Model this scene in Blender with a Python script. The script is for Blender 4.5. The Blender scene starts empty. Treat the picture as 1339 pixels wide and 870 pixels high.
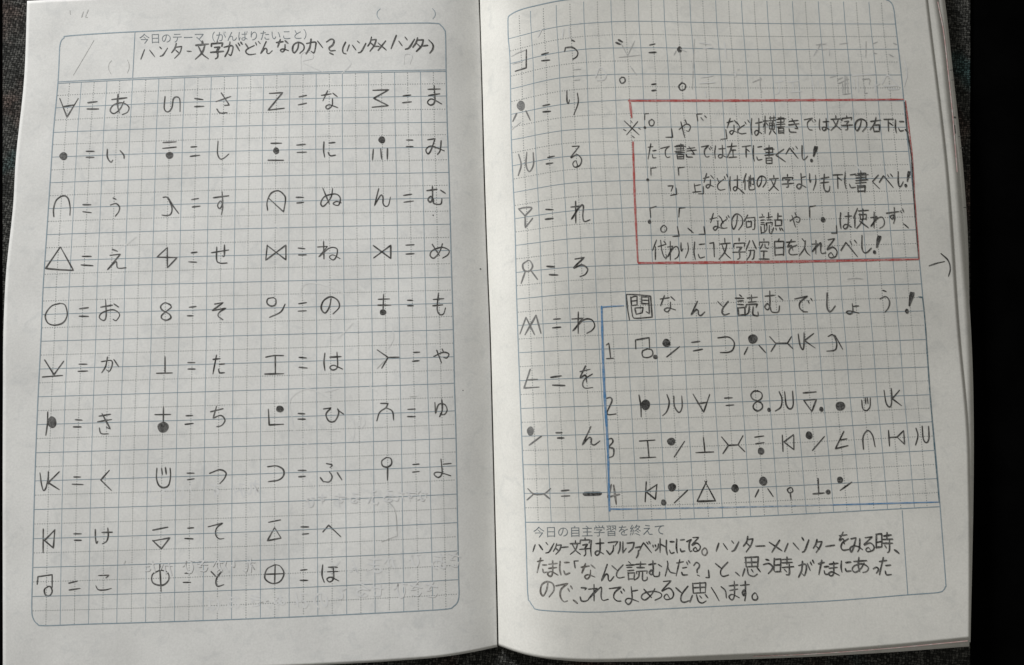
import bpy, math, random
import numpy as np

# ------------------------------------------------------------------ camera, light, exposure
scene = bpy.context.scene
COL = scene.collection
W, H = 1339.0, 870.0            # pixel frame the measurements below were taken in
MPP = 0.00029                   # metres per pixel at the middle of the table
FOC = 1100.0                    # focal length in those pixels
TILT = math.radians(8.3)
DIST = FOC * MPP

cam_data = bpy.data.cameras.new("camera")
cam = bpy.data.objects.new("camera", cam_data)
COL.objects.link(cam)
CAM = np.array([0.0, -math.sin(TILT) * DIST, math.cos(TILT) * DIST])
cam.location = CAM
cam.rotation_euler = (TILT, 0.0, 0.0)
cam_data.sensor_fit = 'HORIZONTAL'
cam_data.sensor_width = 36.0
cam_data.lens = 36.0 * FOC / W
cam_data.clip_start = 0.005
cam_data.clip_end = 50.0
scene.camera = cam

world = bpy.data.worlds.new("World")
scene.world = world
world.use_nodes = True
bg = world.node_tree.nodes["Background"]
bg.inputs[0].default_value = (1.0, 0.98, 0.91, 1.0)
bg.inputs[1].default_value = 0.215

def area_lamp(name, loc, target, size, power, color):
    d = bpy.data.lights.new(name, 'AREA')
    d.shape = 'SQUARE'
    d.size = size
    d.energy = power
    d.color = color
    o = bpy.data.objects.new(name, d)
    COL.objects.link(o)
    o.location = loc
    from mathutils import Vector
    o.rotation_euler = (Vector(target) - Vector(loc)).to_track_quat('-Z', 'Y').to_euler()
    return o

area_lamp("window_light", (-1.0, 1.2, 0.72), (-0.005, -0.07, 0.0), 0.36, 2.72, (0.985, 0.99, 1.0)).data.spread = 0.80

scene.view_settings.view_transform = 'Standard'
scene.view_settings.look = 'None'
scene.view_settings.exposure = 0.0
scene.view_settings.gamma = 1.0

# ------------------------------------------------------------------ geometry of the open notebook
R3 = np.array([[1, 0, 0],
               [0, math.cos(TILT), -math.sin(TILT)],
               [0, math.sin(TILT), math.cos(TILT)]])

def rays(px, py):
    d = np.stack([(px - W / 2) / FOC, -(py - H / 2) / FOC, -np.ones_like(px)], -1)
    return d @ R3.T

def on_plane(px, py, z):
    px = np.asarray(px, float); py = np.asarray(py, float)
    d = rays(px, py)
    t = (z - CAM[2]) / d[..., 2]
    return CAM + d * t[..., None]

SP = on_plane(np.array([627.0, 652.0]), np.array([0.0, 846.0]), 0.0)
S_DIR = (SP[1] - SP[0]) / np.linalg.norm(SP[1] - SP[0])
S_NRM = np.array([-S_DIR[1], S_DIR[0], 0.0])
if S_NRM[0] < 0:
    S_NRM = -S_NRM

def page_z(side, x, y):
    """height of the paper: both pages rise out of the gutter and sag towards the fore edge"""
    s = (x - SP[0][0]) * S_NRM[0] + (y - SP[0][1]) * S_NRM[1]
    t = (x - SP[0][0]) * S_DIR[0] + (y - SP[0][1]) * S_DIR[1]
    if side == 'L':
        d = np.maximum(-s, 0.0)
        z = 0.0012 + 0.0055 * (1 - np.exp(-(d / 0.0110) ** 1.3)) - 0.030 * np.maximum(d - 0.02, 0)
        ph = 0.0
    else:
        d = np.maximum(s, 0.0)
        z = 0.0012 + 0.0185 * (1 - np.exp(-d / 0.0075)) - 0.073 * d
        z = z + 0.0014 * np.clip(d / 0.06, 0, 1) ** 2 * np.sin(2 * math.pi * (t - 0.015) / 0.22)   # wave put into the shape to shade mid-page and brighten top and bottom
        ph = 1.7
    amp = 1 - np.exp(-d / 0.03)
    z = z + amp * (0.00022 * np.sin(21 * t + 38 * d + ph) + 0.00016 * np.sin(57 * d - 33 * t + 2 * ph)
                   + 0.00008 * np.sin(110 * d + 71 * t + ph) + 0.00005 * np.sin(190 * t - 140 * d))
    return z

def P(side, px, py, lift=0.0):
    px = np.asarray(px, float); py = np.asarray(py, float)
    d = rays(px, py)
    z = np.full(px.shape, 0.005)
    for _ in range(14):
        t = (z - CAM[2]) / d[..., 2]
        p = CAM + d * t[..., None]
        z = 0.5 * z + 0.5 * (page_z(side, p[..., 0], p[..., 1]) + lift)
    t = (z - CAM[2]) / d[..., 2]
    return CAM + d * t[..., None]

def poly(pts):
    a = np.array(pts, float)
    return a[:, 0], a[:, 1]

def interp(v, pts):
    k, w = poly(pts)
    return np.interp(v, k, w)

def smooth_interp(v, pts):
    """monotone-ish cubic through the knots"""
    k, w = poly(pts)
    m = np.gradient(w, k)
    v = np.asarray(v, float)
    i = np.clip(np.searchsorted(k, v) - 1, 0, len(k) - 2)
    h = k[i + 1] - k[i]
    t = (v - k[i]) / h
    return ((1 + 2 * t) * (1 - t) ** 2 * w[i] + t * (1 - t) ** 2 * h * m[i]
            + t * t * (3 - 2 * t) * w[i + 1] + t * t * (t - 1) * h * m[i + 1])

# ------------------------------------------------------------------ materials
def mat_new(name):
    m = bpy.data.materials.new(name)
    m.use_nodes = True
    nt = m.node_tree
    b = nt.nodes["Principled BSDF"]
    return m, nt, b

def N(nt, kind, **kw):
    n = nt.nodes.new(kind)
    for k, v in kw.items():
        setattr(n, k, v)
    return n

def ramp(nt, stops):
    r = N(nt, "ShaderNodeValToRGB")
    e = r.color_ramp.elements
    while len(e) < len(stops):
        e.new(0.5)
    for i, (p, c) in enumerate(stops):
        e[i].position = p
        e[i].color = (*c, 1.0)
    return r

PAPER = (0.70, 0.695, 0.668)

def paper_material(name, tint):
    m, nt, b = mat_new(name)
    co = N(nt, "ShaderNodeTexCoord")
    n1 = N(nt, "ShaderNodeTexNoise"); n1.inputs["Scale"].default_value = 42; n1.inputs["Detail"].default_value = 5
    n2 = N(nt, "ShaderNodeTexNoise"); n2.inputs["Scale"].default_value = 1500; n2.inputs["Detail"].default_value = 3
    n3 = N(nt, "ShaderNodeTexNoise"); n3.inputs["Scale"].default_value = 170; n3.inputs["Detail"].default_value = 6
    n3.inputs["Distortion"].default_value = 1.2
    for n in (n1, n2, n3):
        nt.links.new(co.outputs["Object"], n.inputs["Vector"])
    lo = tuple(c * 0.93 * t for c, t in zip(PAPER, tint)); hi = tuple(c * 1.03 * t for c, t in zip(PAPER, tint))
    r1 = ramp(nt, [(0.32, lo), (0.62, hi)])
    nt.links.new(n1.outputs["Fac"], r1.inputs["Fac"])
    r2 = ramp(nt, [(0.3, (0.90, 0.90, 0.90)), (0.7, (1.0, 1.0, 1.0))])
    nt.links.new(n2.outputs["Fac"], r2.inputs["Fac"])
    # graphite smudged over the page
    r3 = ramp(nt, [(0.52, (1, 1, 1)), (0.78, (0.88, 0.89, 0.90))])
    nt.links.new(n3.outputs["Fac"], r3.inputs["Fac"])
    m1 = N(nt, "ShaderNodeMixRGB", blend_type='MULTIPLY'); m1.inputs[0].default_value = 1
    m2 = N(nt, "ShaderNodeMixRGB", blend_type='MULTIPLY'); m2.inputs[0].default_value = 1
    nt.links.new(r1.outputs[0], m1.inputs[1]); nt.links.new(r2.outputs[0], m1.inputs[2])
    nt.links.new(m1.outputs[0], m2.inputs[1]); nt.links.new(r3.outputs[0], m2.inputs[2])
    nt.links.new(m2.outputs[0], b.inputs["Base Color"])
    b.inputs["Roughness"].default_value = 0.75
    b.inputs["Specular IOR Level"].default_value = 0.25
    bp = N(nt, "ShaderNodeBump"); bp.inputs["Strength"].default_value = 0.18; bp.inputs["Distance"].default_value = 0.0002
    n4 = N(nt, "ShaderNodeTexNoise"); n4.inputs["Scale"].default_value = 260; n4.inputs["Detail"].default_value = 7
    nt.links.new(co.outputs["Object"], n4.inputs["Vector"])
    nt.links.new(n4.outputs["Fac"], bp.inputs["Height"])
    nt.links.new(bp.outputs[0], b.inputs["Normal"])
    return m

def mark_material(name, color, cover, scale=2300.0, rough=0.6, lo=0.30, hi=0.62):
    """dry pigment on paper: the grain lets the paper show through"""
    m, nt, b = mat_new(name)
    co = N(nt, "ShaderNodeTexCoord")
    n1 = N(nt, "ShaderNodeTexNoise"); n1.inputs["Scale"].default_value = scale; n1.inputs["Detail"].default_value = 4
    nt.links.new(co.outputs["Object"], n1.inputs["Vector"])
    thin = tuple(p * (1 - cover) + c * cover for p, c in zip(PAPER, color))
    r = ramp(nt, [(lo, thin), (hi, color)])
    # uneven hand pressure: slow changes along the strokes on top of the paper grain
    n2 = N(nt, "ShaderNodeTexNoise"); n2.inputs["Scale"].default_value = 330; n2.inputs["Detail"].default_value = 1
    nt.links.new(co.outputs["Object"], n2.inputs["Vector"])
    mp = N(nt, "ShaderNodeMath", operation='MULTIPLY_ADD'); mp.inputs[1].default_value = 0.55; mp.inputs[2].default_value = -0.275
    nt.links.new(n2.outputs["Fac"], mp.inputs[0])
    ad = N(nt, "ShaderNodeMath", operation='ADD')
    nt.links.new(n1.outputs["Fac"], ad.inputs[0]); nt.links.new(mp.outputs[0], ad.inputs[1])
    nt.links.new(ad.outputs[0], r.inputs["Fac"])
    nt.links.new(r.outputs[0], b.inputs["Base Color"])
    b.inputs["Roughness"].default_value = rough
    b.inputs["Specular IOR Level"].default_value = 0.2
    return m

MATS = {
    'paper_L': paper_material("notebook_paper", (1.0, 1.0, 1.0)),
    'paper_R': paper_material("notebook_paper_shaded", (0.985, 0.975, 0.945)),  # same paper with the right page's warm shade tinted into its colour
    'dark': mark_material("graphite_dark", (0.026, 0.025, 0.023), 0.78),
    'mid': mark_material("graphite_medium", (0.033, 0.032, 0.030), 0.78),
    'light': mark_material("graphite_light", (0.14, 0.14, 0.135), 0.74),
    'smear': mark_material("graphite_smear", (0.11, 0.10, 0.088), 0.66, 1500),
    'ghost': mark_material("erased_graphite", (0.60, 0.60, 0.585), 0.30, 900),
    'showthru': mark_material("ink_showing_through_paper", (0.622, 0.624, 0.617), 0.4, 700),
    'ghost2': mark_material("half_erased_graphite", (0.36, 0.36, 0.345), 0.5, 1600),
    'print': mark_material("printed_line", (0.215, 0.285, 0.33), 0.85, 900),
    'print_dot': mark_material("printed_dots", (0.21, 0.225, 0.22), 0.85, 900),
    'print_txt': mark_material("printed_lettering", (0.13, 0.16, 0.18), 0.85, 900),
    'red': mark_material("red_pencil", (0.41, 0.078, 0.070), 0.66, 1700),
    'blue': mark_material("blue_pencil", (0.075, 0.21, 0.40), 0.72, 1700),
    'teal': mark_material("blue_grey_pencil", (0.07, 0.13, 0.16), 0.72, 1700),
    'bluefaint': mark_material("faint_blue_pencil", (0.19, 0.27, 0.36), 0.5, 1700),
    'pink': mark_material("pink_page_edge", (0.55, 0.36, 0.34), 0.4, 700),
}

def cloth_material():
    """plain weave: warp and weft threads passing over and under each other"""
    m, nt, b = mat_new("dark_woven_cloth")
    L = nt.links.new
    def math_n(op, a, c=None):
        n = N(nt, "ShaderNodeMath", operation=op)
        for k, q in enumerate((a, c)):
            if q is None:
                continue
            if isinstance(q, (int, float)):
                n.inputs[k].default_value = q
            else:
                L(q, n.inputs[k])
        return n.outputs[0]
    co = N(nt, "ShaderNodeTexCoord")
    mp = N(nt, "ShaderNodeMapping"); mp.inputs["Rotation"].default_value = (0, 0, math.radians(6))
    mp.inputs["Scale"].default_value = (900, 1180, 1)
    L(co.outputs["Object"], mp.inputs["Vector"])
    nd = N(nt, "ShaderNodeTexNoise"); nd.inputs["Scale"].default_value = 0.22; nd.inputs["Detail"].default_value = 4
    L(mp.outputs[0], nd.inputs["Vector"])
    sh = N(nt, "ShaderNodeVectorMath", operation='MULTIPLY_ADD'); sh.inputs[1].default_value = (2.2, 2.2, 0); 
    L(nd.outputs["Color"], sh.inputs[0]); L(mp.outputs[0], sh.inputs[2])
    sp = N(nt, "ShaderNodeSeparateXYZ"); L(sh.outputs[0], sp.inputs[0])
    u, v = sp.outputs["X"], sp.outputs["Y"]
    chk = math_n('FLOORED_MODULO', math_n('ADD', math_n('FLOOR', u), math_n('FLOOR', v)), 2.0)
    hu = math_n('ABSOLUTE', math_n('SINE', math_n('MULTIPLY', u, math.pi)))
    hv = math_n('ABSOLUTE', math_n('SINE', math_n('MULTIPLY', v, math.pi)))
    mixh = N(nt, "ShaderNodeMix"); L(chk, mixh.inputs[0]); L(hu, mixh.inputs[2]); L(hv, mixh.inputs[3])
    h = mixh.outputs[0]
    wn = N(nt, "ShaderNodeTexWhiteNoise", noise_dimensions='2D')
    fl = N(nt, "ShaderNodeVectorMath", operation='FLOOR'); L(sh.outputs[0], fl.inputs[0]); L(fl.outputs[0], wn.inputs["Vector"])
    ma = N(nt, "ShaderNodeMath", operation='MULTIPLY_ADD'); ma.inputs[1].default_value = 0.8; ma.inputs[2].default_value = 0.2
    L(wn.outputs["Value"], ma.inputs[0])
    hh = math_n('MULTIPLY', h, ma.outputs[0])
    big = N(nt, "ShaderNodeTexNoise"); big.inputs["Scale"].default_value = 60; big.inputs["Detail"].default_value = 3
    L(co.outputs["Object"], big.inputs["Vector"])
    tone = math_n('MULTIPLY', hh, math_n('ADD', big.outputs["Fac"], 0.45))
    r = ramp(nt, [(0.05, (0.006, 0.006, 0.0052)), (0.35, (0.031, 0.0315, 0.029)), (0.85, (0.115, 0.114, 0.104))])
    L(tone, r.inputs["Fac"])
    nc = N(nt, "ShaderNodeTexNoise"); nc.inputs["Scale"].default_value = 26; nc.inputs["Detail"].default_value = 6
    L(co.outputs["Object"], nc.inputs["Vector"])
    rc = ramp(nt, [(0.34, (1.35, 0.9, 0.82)), (0.44, (1, 1, 1)), (0.58, (1, 1, 1)), (0.66, (0.7, 1.3, 1.4))])
    L(nc.outputs["Fac"], rc.inputs["Fac"])
    m2 = N(nt, "ShaderNodeMixRGB", blend_type='MULTIPLY'); m2.inputs[0].default_value = 1
    L(r.outputs[0], m2.inputs[1]); L(rc.outputs[0], m2.inputs[2])
    L(m2.outputs[0], b.inputs["Base Color"])
    b.inputs["Roughness"].default_value = 0.9
    b.inputs["Specular IOR Level"].default_value = 0.1
    bp = N(nt, "ShaderNodeBump"); bp.inputs["Strength"].default_value = 0.6; bp.inputs["Distance"].default_value = 0.0003
    L(h, bp.inputs["Height"])
    L(bp.outputs[0], b.inputs["Normal"])
    return m

def dark_strip_material():
    m, nt, b = mat_new("dark_strip_black")  # near-black fill for the added slab beside the cloth
    co = N(nt, "ShaderNodeTexCoord")
    n1 = N(nt, "ShaderNodeTexNoise"); n1.inputs["Scale"].default_value = 60; n1.inputs["Detail"].default_value = 5
    nt.links.new(co.outputs["Object"], n1.inputs["Vector"])
    r = ramp(nt, [(0.3, (0.0012, 0.0012, 0.0012)), (0.7, (0.0022, 0.0022, 0.0022))])
    nt.links.new(n1.outputs["Fac"], r.inputs["Fac"])
    nt.links.new(r.outputs[0], b.inputs["Base Color"])
    b.inputs["Roughness"].default_value = 0.95
    b.inputs["Specular IOR Level"].default_value = 0.0
    return m

MATS['cloth'] = cloth_material()
MATS['table'] = dark_strip_material()

# ------------------------------------------------------------------ object helpers
def obj(name, verts, faces, mat, parent=None, smooth=False, label=None):
    me = bpy.data.meshes.new(name)
    me.from_pydata([tuple(float(c) for c in v) for v in verts], [], faces)
    me.materials.append(MATS[mat])
    if smooth:
        me.polygons.foreach_set("use_smooth", [True] * len(me.polygons))
    me.update()
    o = bpy.data.objects.new(name, me)
    COL.objects.link(o)
    if parent is not None:
        o.parent = parent
    if label:
        o["label"] = label
    return o

class Marks:
    """collects flat ribbons and dots that lie on the paper, then links them as one mesh"""
    def __init__(self, side, lift=5e-5):
        self.side = side; self.px = []; self.lifts = []; self.faces = []; self.lift = lift; self.k = 0

    def ribbon(self, pts, w, taper=True, wob=0.12, rng=random):
        pts = np.asarray(pts, float)
        if len(pts) < 2:
            return
        d = np.gradient(pts, axis=0)
        d /= np.maximum(np.linalg.norm(d, axis=1, keepdims=True), 1e-9)
        n = np.stack([-d[:, 1], d[:, 0]], 1)
        m = len(pts)
        ww = np.full(m, w, float)
        if taper:
            ww *= 1 + wob * np.sin(np.arange(m) * rng.uniform(0.2, 0.5) + rng.uniform(0, 6))
            q = np.linspace(0, 1, m)
            ww *= 0.68 + 0.40 * np.sin(np.pi * np.clip(q * 0.85 + 0.12, 0, 1))
            e = 0.35 * w
            pts = np.vstack([pts[0] - d[0] * e, pts, pts[-1] + d[-1] * e])
            n = np.vstack([n[0], n, n[-1]])
            ww = np.concatenate([[0.35 * w], ww, [0.3 * w]])
            m += 2
        a = pts + n * ww[:, None] / 2
        b = pts - n * ww[:, None] / 2
        i0 = len(self.px)
        lf = self.lift + self.k * 1.2e-6
        self.k += 1
        for i in range(m):
            self.px.append(a[i]); self.px.append(b[i]); self.lifts += [lf, lf]
        for i in range(m - 1):
            j = i0 + 2 * i
            self.faces.append((j, j + 2, j + 3, j + 1))

    def polygon(self, pts):
        i0 = len(self.px)
        lf = self.lift + self.k * 1.2e-6
        self.k += 1
        for p in pts:
            self.px.append(np.array(p, float)); self.lifts.append(lf)
        self.faces.append(tuple(range(i0, i0 + len(pts)))[::-1])

    def dot(self, cx, cy, rx, ry, rng=random):
        ph = rng.uniform(0, 6)
        self.polygon([(cx + rx * math.cos(a) * (1 + 0.05 * math.sin(3 * a + ph)),
                       cy + ry * math.sin(a) * (1 + 0.05 * math.sin(2 * a + ph)))
                      for a in np.linspace(0, 2 * math.pi, 26)[:-1]])

    def build(self, name, mat, parent, label=None):
        if not self.px:
            return None
        a = np.array(self.px)
        v = P(self.side, a[:, 0], a[:, 1])
        v[:, 2] += np.array(self.lifts)
        # faces wind upwards whichever way the stroke ran
        fs = []
        for f in self.faces:
            p0, p1, p2 = v[f[0]], v[f[1]], v[f[2]]
            nz = (p1[0] - p0[0]) * (p2[1] - p0[1]) - (p1[1] - p0[1]) * (p2[0] - p0[0])
            fs.append(f if nz >= 0 else f[::-1])
        return obj(name, v, fs, mat, parent, label=label)

def smooth_curve(pts, closed=False, step=1.6):
    """Catmull-Rom through the points, resampled"""
    p = [np.array(q, float) for q in pts]
    if len(p) == 2:
        n = max(2, int(np.linalg.norm(p[1] - p[0]) / step) + 1)
        return [p[0] + (p[1] - p[0]) * t for t in np.linspace(0, 1, n)]
    ext = [2 * p[0] - p[1]] + p + [2 * p[-1] - p[-2]]
    out = []
    for i in range(1, len(ext) - 2):
        a, b, c, d = ext[i - 1:i + 3]
        n = max(2, int(np.linalg.norm(c - b) / step) + 1)
        for t in np.linspace(0, 1, n, endpoint=False):
            out.append(0.5 * ((2 * b) + (-a + c) * t + (2 * a - 5 * b + 4 * c - d) * t * t
                              + (-a + 3 * b - 3 * c + d) * t ** 3))
    out.append(p[-1])
    return out

def parse(s):
    """'x,y x,y! x,y; ...' -> strokes ('!' = sharp corner); '@cx,cy,rx,ry' -> dots"""
    strokes, dots = [], []
    for part in s.split(';'):
        part = part.strip()
        if not part:
            continue
        if part[0] == '@':
            dots.append(tuple(float(c) for c in part[1:].split(',')))
            continue
        segs, cur = [], []
        for tok in part.split():
            corner = tok.endswith('!')
            q = tuple(float(c) for c in tok.rstrip('!').split(','))
            cur.append(q)
            if corner:
                segs.append(cur); cur = [q]
        if len(cur) > 1:
            segs.append(cur)
        strokes.append(segs)
    return strokes, dots

CROP = {'A00': (0, 0, 3.938), 'A10': (320, 0, 3.938), 'A20': (640, 0, 3.938), 'A30': (960, 0, 3.533),
        'A01': (0, 210, 3.938), 'A11': (320, 210, 3.938), 'A21': (640, 210, 3.938), 'A31': (960, 210, 3.533),
        'A02': (0, 420, 3.938), 'A12': (320, 420, 3.938), 'A22': (640, 420, 3.938), 'A32': (960, 420, 3.533),
        'A03': (0, 640, 3.782), 'A13': (320, 640, 3.782), 'A23': (640, 640, 3.782), 'A33': (960, 640, 3.533),
        'E1': (170, 25, 6.376), 'E2': (370, 25, 6.376), 'E3': (810, 130, 6.695), 'E4': (1000, 130, 6.695),
        'E5': (830, 215, 6.695), 'E6': (1010, 215, 6.69), 'E7': (780, 370, 6.086), 'E8': (990, 370, 5.822),
        'E9': (680, 680, 7.25), 'E10': (840, 680, 7.25), 'E11': (1010, 680, 7.25), 'E12': (780, 610, 6.695),
        'E13': (960, 610, 4.782), 'E14': (780, 500, 6.086), 'E15': (990, 500, 5.579), 'E16': (960, 20, 5.579),
        'PX': (0, 0, 1.0)}

def draw(mk, s, crop, w, rng):
    ox, oy, sc = CROP[crop]
    strokes, dots = parse(s)
    for segs in strokes:
        pts = []
        for sg in segs:
            c = smooth_curve([(ox + x / sc, oy + y / sc) for x, y in sg])
            pts += c if not pts else c[1:]
        mk.ribbon(pts, w * rng.uniform(0.92, 1.08), rng=rng)
    for cx, cy, rx, ry in dots:
        mk.dot(ox + cx / sc, oy + cy / sc, rx / sc, ry / sc, rng)

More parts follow.
